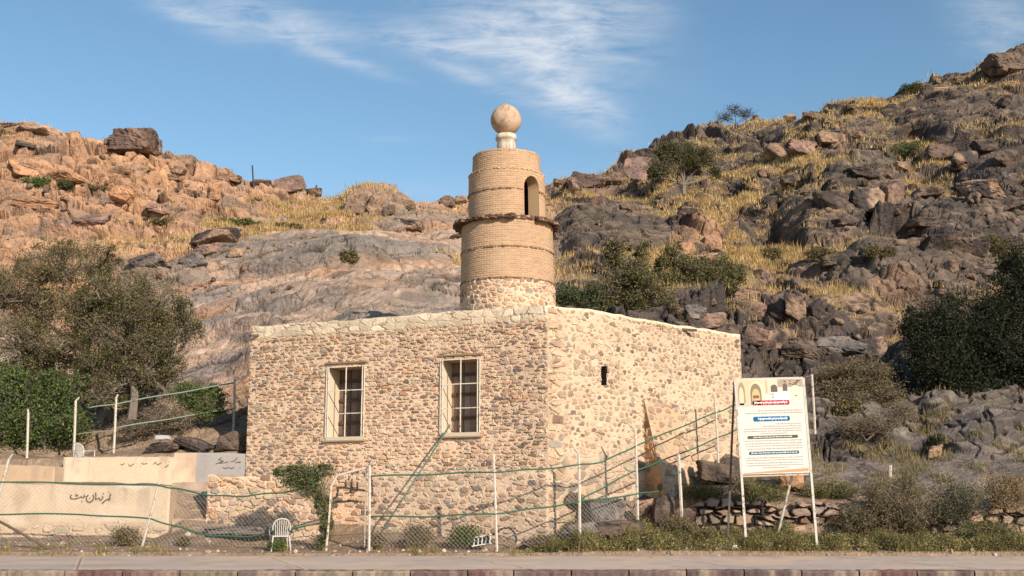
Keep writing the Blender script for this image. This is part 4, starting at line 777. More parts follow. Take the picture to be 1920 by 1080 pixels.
def plant(name, label, cat, base, blobs, n, leaf, cols_, group=None, trunk=.09, twigc=(.19, .155, .125), twigs=26, clump=.16, D=None, spread=1.):
    """base (px, py); blobs (px, py, rx, ry[, dy metres])"""
    bp = ground(*base) if D is None else P(base[0], base[1], D); D_ = bp[1]
    root = empty(name, bp, label, cat, group); gb = G(); L_, C2 = [], []; fork = bp + np.array([0, 0, .25 * (P(*blobs[0][:2], D_)[2] - bp[2])])
    if max(b[2] for b in blobs) > 22 and n > 8000:
        nb_ = []
        for b in blobs:
            b = tuple(b) + (0,) * (5 - len(b))
            nb_.append(b[:5] + ((b[0], b[1], b[4]),))
            for k in range(5):
                t = rng.uniform(0, 2 * np.pi); q_ = rng.uniform(.4, .85); nb_.append((b[0] + b[2] * q_ * math.cos(t), b[1] + b[3] * q_ * math.sin(t), b[2] * rng.uniform(.3, .6), b[3] * rng.uniform(.3, .6), b[4] + rng.uniform(-.6, .6) * b[2] * D_ / F, (b[0], b[1], b[4])))
        blobs = nb_
    tot_ = sum(b[2] * b[3] for b in blobs)
    if trunk > .03: gb.tube([bp - [0, 0, .25], bp * .5 + fork * .5 + rng.normal(size=3) * .04, fork], [trunk * 1.25, trunk, trunk * .85], 7, twigc)
    for b in blobs:
        dy = b[4] if len(b) > 4 else 0; c0 = P(b[0], b[1], D_ + dy); rx, rz = b[2] * D_ / F, b[3] * D_ / F; ry = (rx + rz) / 2 * spread
        m0 = fork * .55 + c0 * .45 + rng.normal(size=3) * .1 * rz; cr = c0 - [0, 0, rz * .35]
        if len(b) > 5 and (b[0], b[1]) != b[5][:2]: pc = P(b[5][0], b[5][1] + 8, D_ + b[5][2]); gb.tube([pc, pc * .5 + cr * .5 + rng.normal(size=3) * .08 * rz, cr], [trunk * .14, trunk * .10, trunk * .06], 4, twigc, cap=False)
        else: gb.tube([fork, m0, cr], [trunk * .5, trunk * .33, trunk * .16], 5, twigc, cap=False)
        nb = int(twigs * (b[2] * b[3] / tot_) * min(len(blobs), 14)); nb = max(nb, 4); tips = []
        for k in range(nb):
            d = rng.normal(size=3); d /= np.linalg.norm(d); d[2] = d[2] * .9 + .12; q = c0 + d * [rx, ry, rz] * rng.uniform(.55, 1.0) ** .6; mm = cr * .45 + q * .55 + rng.normal(size=3) * .10 * rx
            gb.tube([cr, mm, q], [trunk * .22 + .004, trunk * .13 + .003, .004], 4, np.array(twigc) * rng.uniform(.7, 1.3), cap=False)
            for j in range(4):
                e = mm + (q - mm) * rng.uniform(.1, 1) + rng.normal(size=3) * [rx, ry, rz] * .24; gb.tube([mm + (q - mm) * rng.uniform(0, .8), e], [.006, .003], 3, twigc, cap=False); tips.append(e)
            tips.append(q)
        tips = np.array(tips); nl = int(n * b[2] * b[3] / tot_); w_ = rng.random(len(tips)) ** 1.5; pick = rng.choice(len(tips), nl, p=w_ / w_.sum())
        L_.append(tips[pick] + rng.normal(size=(nl, 3)) * clump * min(rx, rz) * np.array([1.1, 1.1, .8]))
    V, f, c = leaf_quads(np.concatenate(L_), leaf, cols_)
    gb.out('trunk', MT['bark'], root); mk('crown', V, f, MT['leaf'], root, col=c)
    return root
plant('acacia_tree', 'broad olive acacia with a dark forked trunk, left of the two beside the mosque', 'tree', (158, 735), [(45, 545, 80, 56), (120, 500, 76, 52), (150, 570, 64, 48), (40, 640, 90, 44, -.4), (185, 490, 44, 34, .4), (90, 590, 76, 50, .6), (-10, 560, 50, 60), (110, 660, 70, 46), (-60, 620, 70, 60), (60, 690, 60, 30)], 62000, .030, OLIVE, None, .13, twigs=34, clump=.2, D=34)
plant('acacia_tree', 'rounded olive acacia nearest the mosque, right of the two beside it', 'tree', (248, 770), [(225, 550, 70, 48), (285, 565, 70, 52), (325, 630, 50, 60), (245, 630, 76, 56), (195, 670, 60, 50, .3), (285, 690, 60, 44), (345, 600, 28, 48), (180, 600, 50, 55, .6), (235, 720, 70, 44, .3), (190, 745, 50, 30), (310, 725, 40, 30)], 66000, .030, OLIVE + DGREEN[:2], None, .12, twigs=34, clump=.2, D=33)
plant('leafy_bush', 'bright green leafy bush at the left edge above the low walls', 'bush', (80, 862), [(50, 735, 60, 34), (118, 742, 36, 30), (0, 712, 40, 30), (80, 795, 60, 40), (15, 800, 60, 48), (135, 800, 30, 40), (150, 712, 18, 12), (90, 705, 24, 14)], 30000, .040, GREEN + DGREEN[:2], None, .05, twigs=40, clump=.34, D=32.6)
plant('shrub', 'small yellow-green shrub behind the upper fence near the mosque', 'shrub', (375, 800), [(385, 755, 36, 30), (355, 745, 32, 26), (395, 735, 20, 16)], 9000, .032, GREEN + [(.16, .19, .05)], None, .03, D=32.6)
plant('dry_shrub', 'tangle of dry brown twigs behind the upper fence', 'shrub', (300, 815), [(300, 780, 42, 30), (250, 800, 40, 22), (340, 790, 30, 22)], 3500, .025, DRY, None, .03, twigs=60, D=32.4)
plant('acacia_tree', 'round dark green tree standing alone on the right slope', 'tree', (1281, 368), [(1238, 308, 26, 24), (1275, 283, 36, 18), (1318, 300, 30, 26), (1282, 308, 24, 14), (1250, 282, 24, 16), (1342, 325, 12, 14), (1224, 328, 11, 12)], 19000, .055, DGREEN + OLIVE[:3], None, .16, twigs=30, clump=.22)
plant('skyline_bush', 'bare purplish bush on the skyline above the hill tree', 'bush', (1376, 238), [(1358, 220, 18, 12), (1394, 214, 20, 13), (1376, 204, 16, 10)], 1500, .06, [(.085, .07, .07), (.12, .10, .09), (.07, .065, .05)], None, .07, (.10, .08, .075), twigs=30, clump=.25)
plant('skyline_bush', 'small dark green bush on the skyline near the summit', 'bush', (1708, 183), [(1700, 168, 12, 10), (1716, 165, 12, 10)], 2400, .05, DGREEN, None, .05, (.09, .08, .07), twigs=24, clump=.25)
plant('shrub', 'tall olive shrub rising just right of the minaret behind the roof', 'shrub', (1180, 640), [(1155, 475, 24, 22), (1180, 510, 48, 34), (1140, 545, 36, 32), (1215, 560, 54, 34), (1160, 590, 50, 26), (1240, 600, 44, 20), (1200, 470, 20, 16)], 30000, .042, OLIVE + DGREEN[:2] + [(.17, .15, .06)], None, .07, twigs=30, clump=.2, D=40)
plant('shrub', 'spreading green shrub above the side wall, right of the tall olive one', 'shrub', (1310, 585), [(1262, 488, 34, 22), (1300, 515, 42, 34), (1348, 520, 36, 34), (1250, 530, 34, 26), (1380, 515, 18, 24)], 22000, .046, OLIVE + GREEN[:1] + DGREEN[:1] + [(.18, .16, .06)], None, .07, twigs=28, clump=.2, D=47)
plant('shrub', 'low dark shrub touching the minaret base on its right', 'shrub', (1070, 610), [(1062, 552, 26, 24), (1092, 575, 34, 24), (1110, 550, 24, 20)], 11000, .04, DGREEN, None, .05, D=38.5)
plant('shade_tree', 'large dense dark tree at the right picture edge', 'tree', (1850, 790), [(1800, 610, 80, 62), (1745, 660, 50, 50), (1870, 640, 86, 76), (1765, 680, 60, 56), (1835, 715, 80, 50), (1915, 560, 50, 80), (1900, 710, 70, 60), (1740, 610, 44, 40), (1905, 500, 34, 44), (1950, 640, 60, 90), (1790, 745, 80, 34)], 110000, .045, [(.03, .036, .016), (.04, .045, .02), (.022, .026, .013)] , None, .16, (.10, .085, .065), twigs=40, clump=.25, D=38)  # near-black leaf colours carry the deep shade under and around the tree
plant('shrub', 'wide olive-brown bush above and right of the information board', 'shrub', (1600, 770), [(1575, 715, 50, 32), (1625, 700, 44, 34), (1660, 740, 36, 28), (1545, 740, 34, 22), (1600, 750, 60, 22)], 20000, .030, OLIVE + DRY[:2], None, .05, twigs=50, clump=.2, D=36)
plant('dry_shrub', 'grey-brown leafless bush below the wide olive bush', 'shrub', (1625, 835), [(1600, 800, 40, 24), (1650, 795, 44, 26), (1690, 770, 30, 22)], 5000, .022, DRY + GREY, None, .03, (.24, .18, .13), twigs=90, D=33)
for px, py, rx, ry, cl, lab in [(72, 345, 26, 13, GREEN, 'green bush in the ledges at far left'), (122, 352, 14, 9, DGREEN, 'tiny dark bush right of the far left green bush'), (176, 355, 20, 8, OLIVE, 'small olive bush beside the orange block'), (432, 418, 46, 8, GREEN, 'long low green bush above the streaked block'), (1706, 282, 36, 16, GREEN + DGREEN, 'green bush high on the right slope'), (540, 428, 26, 8, OLIVE, 'low olive bush on the saddle slope'), (655, 485, 16, 12, OLIVE, 'little bush in the crack of the grey slab'), (1650, 478, 26, 16, OLIVE, 'olive bush in the gully above the grey slab'), (1540, 480, 26, 16, OLIVE, 'olive bush under the dark dome'), (1590, 770, 22, 14, OLIVE, 'olive weed tuft by the grey-brown bush'), (1870, 470, 20, 30, OLIVE, 'sunlit olive bush over the shaded tree'), (305, 418, 20, 8, OLIVE, 'faint olive bush below the pink block'), (1400, 845, 22, 16, GREEN, 'green weed beside the board on the dark slope'), (1445, 480, 22, 14, OLIVE, 'olive bush between the orange blocks and the dark dome')]:
    plant('small_bush', lab, 'bush', (px, py + ry * .5), [(px - rx * .4, py - ry * .3, rx * .6, ry * .8), (px + rx * .4, py - ry * .2, rx * .6, ry * .8)], 2600, .05, cl, 'small bushes on the hillside', .03, twigs=16, clump=.3)
# creeper on the old gate frame
plant('creeper', 'green creeper hanging over the left post of the white gate frame', 'climbing plant', (612, 1034), [(540, 885, 26, 14), (575, 888, 30, 18), (608, 882, 22, 12), (590, 915, 30, 20), (608, 950, 16, 26), (612, 990, 12, 28), (600, 1015, 9, 16), (560, 905, 26, 14)], 15000, .024, GREEN + DGREEN + DRY[:1], None, .012, (.3, .24, .17), twigs=30, clump=.3, D=26.35)
for px, py, D, rx, ry, cl, n, lab in [(785, 1026, 26.6, 28, 22, DRY + OLIVE[:2], 2600, 'dry brown weed at the wall foot left of the green tuft'), (876, 1026, 26.5, 28, 20, GREEN, 4500, 'fresh green tuft at the wall foot beside the black hoop'), (235, 1024, 26.6, 26, 18, DRY + OLIVE, 2600, 'scrubby weed at the foot of the signed wall'), (520, 1034, 26.0, 18, 10, GREEN, 1500, 'little green weed under the white plastic chair'), (345, 1026, 26.8, 14, 10, OLIVE, 900, 'small weed at the foot of the steps'), (705, 1028, 26.3, 18, 14, DRY + OLIVE[:1], 1800, 'yellow weed at the foot of the green pole'),
     (1420, 948, 28.0, 56, 20, GREEN + OLIVE, 7000, 'green weeds on top of the dry wall behind the board'), (1320, 942, 28.0, 44, 18, GREEN + OLIVE + DRY[:1], 5000, 'green weeds at the left end of the dry wall'), (1560, 935, 28.3, 60, 16, OLIVE + GREEN[:2], 5000, 'low weeds behind the dry wall right of the board'), (1690, 1000, 27.1, 60, 56, GREY + OLIVE, 9000, 'tall grey twiggy weeds in front of the dry wall'), (1790, 985, 27.2, 60, 44, GREY + DGREEN, 8000, 'tall dark weeds in front of the dry wall at right'), (1610, 1000, 27.0, 34, 26, OLIVE + GREY, 4000, 'grey-green weeds right of the board legs'), (1890, 960, 27.4, 44, 36, DRY + [(.42, .27, .09)], 5000, 'golden bush at the right end of the dry wall'), (1275, 1010, 26.8, 36, 22, OLIVE + DRY[:1], 4000, 'brown-green weeds against the dark upright rock'), (1850, 1020, 26.6, 60, 22, OLIVE + GREEN[:2], 6000, 'green weeds near the pavement at far right')]:
    plant('weed', lab, 'weed', (px, py), [(px - rx * .45, py - ry, rx * .6, ry), (px + rx * .4, py - ry * .9, rx * .6, ry * .9), (px, py - ry * 1.2, rx * .5, ry * .8)], n, .022, cl, None, .010, (.25, .19, .13), twigs=34, clump=.3, D=D)
def blades(pos, n_, hgt, wid, cols_, spread):
    m = len(pos) * n_; p = np.repeat(pos, n_, 0) + np.concatenate([rng.normal(size=(m, 2)) * spread, np.zeros((m, 1))], 1); hgt = np.repeat(np.broadcast_to(hgt, (len(pos),)), n_)
    a = rng.uniform(0, 2 * np.pi, m); h_ = hgt * rng.uniform(.5, 1.2, m); ln = rng.uniform(.1, .95, m) * h_
    sd = np.stack([np.cos(a + 1.57), np.sin(a + 1.57), a * 0], 1) * np.broadcast_to(np.repeat(np.broadcast_to(wid, (len(pos),)), n_)[:, None], (m, 1)); dr = np.stack([np.cos(a) * ln, np.sin(a) * ln, h_], 1)
    p[:, 2] -= .04
    V = np.stack([p - sd, p + sd, p + dr * [.45, .45, .6] + sd * .6, p + dr * [.45, .45, .6] - sd * .6, p + dr], 1).reshape(-1, 3); i = np.arange(m)[:, None] * 5
    c = pal(cols_, np.repeat(rng.random(len(pos)), n_)) * rng.uniform(.7, 1.25, m)[:, None]
    return V, [np.concatenate([i, i + 1, i + 2, i + 3], 1), np.concatenate([i + 3, i + 2, i + 4], 1)], np.repeat(c, 5, 0)
# dry grass where the slope is grassy
wg = np.clip(grassy * 1.3 - .18, 0, 1) * ((DD > 36) & (DD < 112) & (PX > -100) & (PX < 2020)); fl = np.flatnonzero(wg.ravel() > .02); pr_ = wg.ravel()[fl]; pr_ /= pr_.sum()
pk = rng.choice(fl, 24000, p=pr_); pos = np.stack([X.ravel()[pk], Y.ravel()[pk], Z.ravel()[pk]], 1) + rng.normal(size=(24000, 3)) * [.15, .15, 0]
V, f, c = blades(pos, 11, .32 * rng.uniform(.4, 1.4, 24000), pos[:, 1] * .00026, [(.66, .46, .20), (.72, .52, .25), (.56, .38, .17), (.48, .34, .16), (.38, .28, .13)], .2)
mk('dry_grass', V, f, MT['grass'], col=c, label='dry golden grass growing between the rocks of the hillside', category='grass', kind='stuff')
# sparser tufts on the pale ledges and slabs
wg = (np.clip(left * .5 + mid * .12 + right * .25, 0, 1) * (gn2 > .0) * (1 - sst(.8, 1.4, slope))) * ((DD > 34) & (DD < 100) & (PX > -100) & (PX < 2020)); fl = np.flatnonzero(wg.ravel() > .02); pr_ = wg.ravel()[fl]; pr_ /= pr_.sum()
pk = rng.choice(fl, 3000, p=pr_); pos = np.stack([X.ravel()[pk], Y.ravel()[pk], Z.ravel()[pk]], 1)
V, f, c = blades(pos, 8, .22 * rng.uniform(.5, 1.3, 3000), pos[:, 1] * .00026, [(.40, .28, .13), (.30, .22, .11), (.22, .18, .08), (.48, .33, .16)], .14)
mk('dry_grass', V, f, MT['grass'], col=c, label='thin dry tufts dotted over the ledges and slabs', category='grass', kind='stuff')
# weeds along the pavement
n_ = 6500; px_ = 1000 + 940 * rng.random(n_) ** .9; D_ = 25.7 + 1.7 * rng.random(n_) ** 1.2; dn = vn(px_ / 24, D_ * 1.5, 12) * .7 + .3 * vn(px_ / 7, D_ * 4, 13) + .12 * (px_ < 1500) - .3 * sst(1120, 1000, px_) - .12 * sst(26.0, 25.7, D_); kp = dn > .25 + .5 * rng.random(n_); px_, D_ = px_[kp], D_[kp]
x_ = (px_ - 960) / F * D_ * 1.0; pos = np.array([(a, b, zat(a, b)) for a, b in zip(x_, D_)])
V, f, c = blades(pos, 5, .46 * np.clip(dn[kp], 0, .8) ** 2 * rng.uniform(.4, 1.8, len(pos)), .006, [(.22, .20, .07), (.12, .13, .04), (.34, .28, .12), (.48, .37, .19), (.28, .22, .09), (.40, .31, .15)], .07)
nl = 32; lc = np.repeat(pos, nl, 0) + rng.normal(size=(len(pos) * nl, 3)) * [.07, .07, .06] + np.repeat(np.stack([0 * dn[kp], 0 * dn[kp], .28 * dn[kp] ** 2], 1), nl, 0); V2, f2_, c2 = leaf_quads(lc, .021, [(.12, .13, .04), (.18, .16, .055), (.27, .21, .09), (.07, .08, .03), (.38, .29, .14)])
c2 = c2 * np.repeat(.55 + .9 * vn(lc[:, 0] * 2.3, lc[:, 1] * 2.3, 61), 4)[:, None]
V, f, c = np.concatenate([V, V2]), f + [f2_ + len(V)], np.concatenate([c, c2])
mk('roadside_weeds', V, f, MT['grass'], col=c, label='green and straw coloured weeds between the pavement and the dry wall', category='weeds', kind='stuff')
n_ = 1500; px_ = rng.uniform(-30, 1040, n_); D_ = 25.6 + 1.3 * rng.random(n_) ** 1.6; kp = vn(px_ / 30, D_, 14) > .62; px_, D_ = px_[kp], D_[kp]; x_ = (px_ - 960) / F * D_; pos = np.array([(a, b, zat(a, b)) for a, b in zip(x_, D_)])
V, f, c = blades(pos, 8, .12 * rng.uniform(.4, 1.6, len(pos)), .006, [(.30, .24, .10), (.42, .31, .15), (.18, .17, .06)], .06)
mk('roadside_grass', V, f, MT['grass'], col=c, label='thin dry grass along the dirt left of the mosque corner', category='grass', kind='stuff')
# weeds on the dark lower slope
n_ = 2600; px_ = rng.uniform(1380, 1930, n_); py_ = rng.uniform(760, 930, n_); kp = vn(px_ / 40, py_ / 22, 15) > .6; pos = np.array([ground(a, b) for a, b in zip(px_[kp], py_[kp])])
V, f, c = blades(pos, 9, .2 * rng.uniform(.4, 1.5, len(pos)), .009, [(.22, .19, .07), (.34, .26, .12), (.16, .15, .06), (.40, .29, .13)], .08)
mk('slope_weeds', V, f, MT['grass'], col=c, label='weeds and straw scattered over the grey rock right of the board', category='weeds', kind='stuff')
# gravel and litter of stones on the dirt
gr = G(); p3, f3_, c3 = rock_geo(900, 3, 'tan'); v3, f4 = ICO[3]; bm = bmesh.new(); bmesh.ops.create_icosphere(bm, subdivisions=1, radius=1); vv = np.array([q.co[:] for q in bm.verts]); ff = np.array([[a.index for a in q.verts] for q in bm.faces]); bm.free()
for k in range(900):
    D0 = 25.5 + 2.4 * rng.random() ** 1.5; x0 = (rng.uniform(-30, 1950) - 960) / F * D0; z0 = zat(x0, D0); s_ = .012 + .05 * rng.random() ** 4
    gr.add(vv * s_ * rng.uniform(.6, 1.3, 3) * (1 + .2 * rng.normal(size=(len(vv), 1))) + [x0, D0, z0 + s_ * .2], ff, np.array([(.45, .34, .25), (.3, .22, .16), (.55, .46, .36), (.22, .18, .15)][int(rng.integers(4))]))
gr.out('gravel', MT['boulder'], label='gravel and small stones strewn over the roadside dirt', category='gravel', kind='stuff')
# ------------------------------------------------------------------ fences
WH = (.55, .48, .40); GRN = (.03, .115, .07)
def post(gp, base, top, arm=None, r_=.033, Dp=None, c=WH):
    b = P(*base); t = P(*top); b = b - np.array([0, 0, .12]); gp.tube([b, b * .5 + t * .5 + [.006, 0, 0], t], r_, 6, c)
    if arm is not None: gp.tube([t, t + np.array(arm)], [r_ * .8, r_ * .6], 5, c)
def add_post(root, base, top, arm=None, r_=.033, c=WH):
    q = G(); post(q, base, top, arm, r_, c=c); return q.out('post', MT['white'], root)
def add_rail(root, pts, r_=.018, name='rail', mat='green', c=GRN, sag=.0):
    w3 = np.array([P(*p) for p in pts]); k = np.linspace(0, len(w3) - 1, (len(w3) - 1) * 8 + 1); V = np.stack([np.interp(k, np.arange(len(w3)), w3[:, i]) for i in range(3)], 1)
    V[:, 2] += .012 * np.sin(k * 5.1) - sag * np.sin((k % 1) * np.pi); q = G(); q.tube(V, r_, 7, c); return q.out(name, MT[mat], root, smooth=True)
def mesh_wire(root, a0, a1, b0, b1, step=.10, r_=.0024):
    """panel with corners a0 (bottom) a1 (top) on the left, b0 b1 on the right; world points"""
    a0, a1, b0, b1 = map(np.asarray, (a0, a1, b0, b1)); W_ = np.linalg.norm(b0 - a0); H_ = np.linalg.norm(a1 - a0); q = G()
    def at(u, v): return (a0 * (1 - u) + b0 * u) * (1 - v) + (a1 * (1 - u) + b1 * u) * v
    for sg in (1, -1):
        k = -H_
        while k < W_ + H_:
            pts = []
            for u, v in ((k, 0), (k + sg * H_, H_)):
                pts.append([u, v])
            (u0, v0), (u1, v1) = pts
            def clipu(u0, v0, u1, v1):
                t0, t1 = 0., 1.
                for lim, s_ in ((0, 1), (W_, -1)):
                    d0, d1 = s_ * (u0 - lim), s_ * (u1 - lim)
                    if d0 < 0 and d1 < 0: return None
                    if d0 < 0: t0 = max(t0, d0 / (d0 - d1))
                    if d1 < 0: t1 = min(t1, d0 / (d0 - d1))
                return (t0, t1) if t1 > t0 + .02 else None
            cc_ = clipu(u0, v0, u1, v1)
            if cc_:
                p_ = [at((u0 + (u1 - u0) * t) / W_, (v0 + (v1 - v0) * t) / H_) for t in cc_]; q.tube(p_, r_, 3, (.42, .38, .33), cap=False)
            k += step
    q.out('wire_mesh', MT['steel'], root)
fr = empty('pipe_fence', P(925, 1032, 26.2), 'white post fence with green rails climbing from the gate along the side wall', 'fence')
add_post(fr, (692, 1024, 26.1), (693, 872, 26.1), (.08, -.05, .13)); add_post(fr, (932, 1034, 26.0), (925, 852, 26.0), (0, -.02, .05)); add_post(fr, (1087, 1010, 26.3), (1085, 850, 26.3), (-.13, -.03, .17), .036); add_post(fr, (1196, 980, 27.3), (1191, 806, 27.3), (-.16, 0, .16), .036); add_post(fr, (1347, 868, 30.0), (1340, 745, 30.0), (-.06, 0, .08), .032)
add_rail(fr, [(694, 893, 26.1), (810, 889, 26.05), (925, 885, 25.98), (1010, 880, 26.15), (1086, 872, 26.28), (1131, 866, 26.6), (1192, 836, 27.28), (1278, 800, 28.6), (1342, 774, 29.98), (1378, 760, 30.7)])
add_rail(fr, [(694, 969, 26.1), (810, 968, 26.05), (928, 963, 25.98), (1010, 953, 26.15), (1086, 941, 26.28), (1192, 927, 26.9), (1236, 920, 27.2)])
add_rail(fr, [(1087, 938, 26.32), (1131, 914, 26.7), (1192, 882, 27.3), (1278, 850, 28.6), (1344, 822, 29.98), (1380, 806, 30.7)])
def wp(px, py, D): return P(px, py, D)
mesh_wire(fr, wp(694, 1022, 26.12), wp(694, 880, 26.12), wp(929, 1030, 26.02), wp(925, 872, 26.02)); mesh_wire(fr, wp(931, 1028, 26.02), wp(926, 872, 26.02), wp(1086, 1008, 26.3), wp(1085, 866, 26.3)); mesh_wire(fr, wp(1088, 1006, 26.33), wp(1086, 866, 26.33), wp(1195, 970, 27.28), wp(1192, 826, 27.28))
gt = empty('gate_frame', P(650, 1035, 26.2), 'leaning white pipe gate frame overgrown by the green creeper', 'gate frame')
q = G(); q.tube([P(611, 1038, 26.2), P(617, 970, 26.2), P(621, 912, 26.2), P(632, 892, 26.2), P(660, 884, 26.2), P(688, 877, 26.2)], .027, 7, WH); q.out('frame', MT['white'], gt)
q = G(); q.tube([P(684, 1026, 26.2), P(686, 880, 26.2)], .016, 6, WH); q.out('upright', MT['white'], gt)
fl_ = empty('bent_fence', P(285, 1015, 26.4), 'sagging green rail fence with two leaning white posts, in front of the signed wall', 'fence')
add_post(fl_, (266, 1018, 26.5), (298, 905, 26.3), (.03, 0, .06), .03); add_post(fl_, (-6, 935, 27.6), (16, 862, 27.5), (.10, -.03, .13), .036)
add_rail(fl_, [(-60, 900, 26.4), (0, 903, 26.4), (150, 907, 26.35), (297, 910, 26.28), (340, 918, 26.3), (400, 930, 26.3), (460, 930, 26.3), (530, 923, 26.3), (600, 908, 26.25)])
add_rail(fl_, [(-60, 963, 26.4), (0, 964, 26.4), (150, 964, 26.4), (283, 973, 26.4), (340, 990, 26.4), (400, 1006, 26.4), (470, 1006, 26.35), (540, 992, 26.3), (600, 982, 26.25)])
mesh_wire(fl_, wp(-50, 1030, 26.45), wp(-50, 902, 26.4), wp(264, 1020, 26.5), wp(296, 912, 26.3), .1); mesh_wire(fl_, wp(268, 1020, 26.5), wp(298, 914, 26.3), wp(600, 1030, 26.3), wp(604, 915, 26.3), .1)
q = G(); q.tube([P(-30, 962, 26.0), P(20, 989, 25.95), P(100, 1034, 25.8)], .03, 7, (.12, .09, .07)); tagit(q.out('fallen_pipe', MT['wood'], smooth=True), 'dark rusty pipe slanting down to the pavement at the left edge', 'pipe')
fu = empty('upper_fence', P(215, 850, 31.5), 'white post fence with two grey-green rails on the bank above the low walls', 'fence')
for b, t, a in [((50, 872, 31.0), (53, 775, 31.0), (-.02, 0, .12)), ((138, 862, 31.2), (142, 752, 31.2), (.09, 0, .1)), ((213, 855, 31.4), (218, 745, 31.4), (.05, 0, .08)), ((438, 802, 32.6), (440, 712, 32.6), (.01, 0, .05))]: add_post(fu, b, t, a, .034)
add_rail(fu, [(166, 765, 31.3), (217, 757, 31.4), (330, 737, 32), (440, 718, 32.6)], .02, c=(.2, .25, .2)); add_rail(fu, [(214, 803, 31.4), (330, 783, 32), (440, 766, 32.6)], .02, c=(.2, .25, .2)); add_rail(fu, [(140, 815, 31.2), (214, 806, 31.4)], .01, c=(.25, .25, .2))
for b, t, arms, lab in [((1279, 985, 27.0), (1272, 852, 27.0), [(-.05, 0, .03), (.03, 0, .07)], 'rust-spotted white fence post at the left end of the dry stone wall'), ((1528, 806, 32.5), (1522, 702, 32.5), [(-.28, 0, -.12)], 'white fence post just right of the information board'), ((1668, 985, 27.2), (1669, 872, 27.2), [(-.10, 0, -.06), (.09, 0, .05)], 'dirty white fence post among the tall grey weeds')]:
    r_ = empty('fence_post', P(*b), lab, 'fence post', 'fence posts left without rails'); add_post(r_, b, t, None, .04 if b[2] < 30 else .035)
    q = G()
    for a in arms: q.tube([P(*t) - [0, 0, .02], P(*t) + a], [.014, .01], 5, (.25, .2, .16))
    q.out('arm', MT['steel'], r_)
sg_, zt_2 = LF.at(848, 797); tp = LF.w(sg_, zt_2, .12); q = G(); q.tube([P(704, 1014, 27.1), (P(704, 1014, 27.1) + tp) / 2 + [0, 0, -.02], tp], .022, 7, (.09, .15, .11)); tagit(q.out('leaning_pole', MT['green'], smooth=True), 'long green pole leaning on the front wall under the right window', 'pole')
for (b, t, lab) in (((474, 352), (473, 310), 'thin dark pole upright on the left skyline'), ((586, 368), (594, 347), 'thin dark stick leaning on the skyline')):
    g_ = ground(b[0], b[1]); q = G(); q.tube([g_ - [0, 0, .2], P(t[0], t[1], g_[1])], .05, 6, (.07, .055, .05)); tagit(q.out('marker_pole', MT['wood']), lab, 'pole')
# ------------------------------------------------------------------ information board
DS = 26.0
ib = empty('information_board', P(1460, 1025, DS), 'white printed information board on tall steel legs right of the mosque', 'sign')
def leg(a, b, r_=.026, c=(.55, .50, .44)):
    q = G(); A3, B3 = P(*a), P(*b); q.bar(A3 - (B3 - A3) * .03, B3, r_ * 2, r_ * 2, c, up=(0, 1, .01)); q.out('leg', MT['steel'], ib)
leg((1399, 1022, DS), (1378, 712, DS)); leg((1532, 1027, DS), (1506, 709, DS)); leg((1365, 1000, DS + .75), (1377, 716, DS + .06), .022, (.12, .11, .10)); leg((1458, 1005, DS + .75), (1488, 880, DS + .3), .022)
q = G(); q.bar(P(1486, 884, DS + .32), P(1504, 730, DS + .05), .04, .04, (.4, .36, .3)); q.bar(P(1391, 893, DS + .03), P(1519, 889, DS + .03), .04, .04, (.45, .40, .34)); q.bar(P(1378, 711, DS + .035), P(1506, 708, DS + .035), .035, .035, (.5, .45, .4)); q.out('brace', MT['steel'], ib)
TL, TR_, BR, BLc = (1380, 712), (1504, 709), (1518, 886), (1392, 890)
def bp(u, v): # board coordinates 0..1 to pixel
    x = (TL[0] * (1 - u) + TR_[0] * u) * (1 - v) + (BLc[0] * (1 - u) + BR[0] * u) * v; y = (TL[1] * (1 - u) + TR_[1] * u) * (1 - v) + (BLc[1] * (1 - u) + BR[1] * u) * v; return x, y
q = G(); fr_ = [P(*bp(u, v), DS - .028) for u, v in ((0, 0), (1, 0), (1, 1), (0, 1))]; bk = [p + [0, .035, 0] for p in fr_]
q.add(fr_ + bk, [[3, 2, 1, 0], [4, 5, 6, 7], [0, 1, 5, 4], [1, 2, 6, 5], [2, 3, 7, 6], [3, 0, 4, 7]], (.66, .605, .55)); panel = sub(q.out('panel', MT['sign'], ib), ib['_o'])
def decal(name, polys):
    q = G()
    for pts, col_, lay in polys:
        pw = [P(*bp(u, v), DS - .0295 - .0012 * lay) for u, v in pts]; q.add(pw, [list(range(len(pw)))[::-1]], col_)
    return q.out(name, MT['sign'], panel)
def rc(u0, v0, u1, v1): return [(u0, v0), (u1, v0), (u1, v1), (u0, v1)]
def arch(u, w_, v0, v1): # arch opening polygon
    a = [(u - w_, v1)] + [(u - w_ * math.cos(t), v0 + .45 * (v1 - v0) - .45 * (v1 - v0) * math.sin(t)) for t in np.linspace(0, math.pi, 13)] + [(u + w_, v1)]; return a
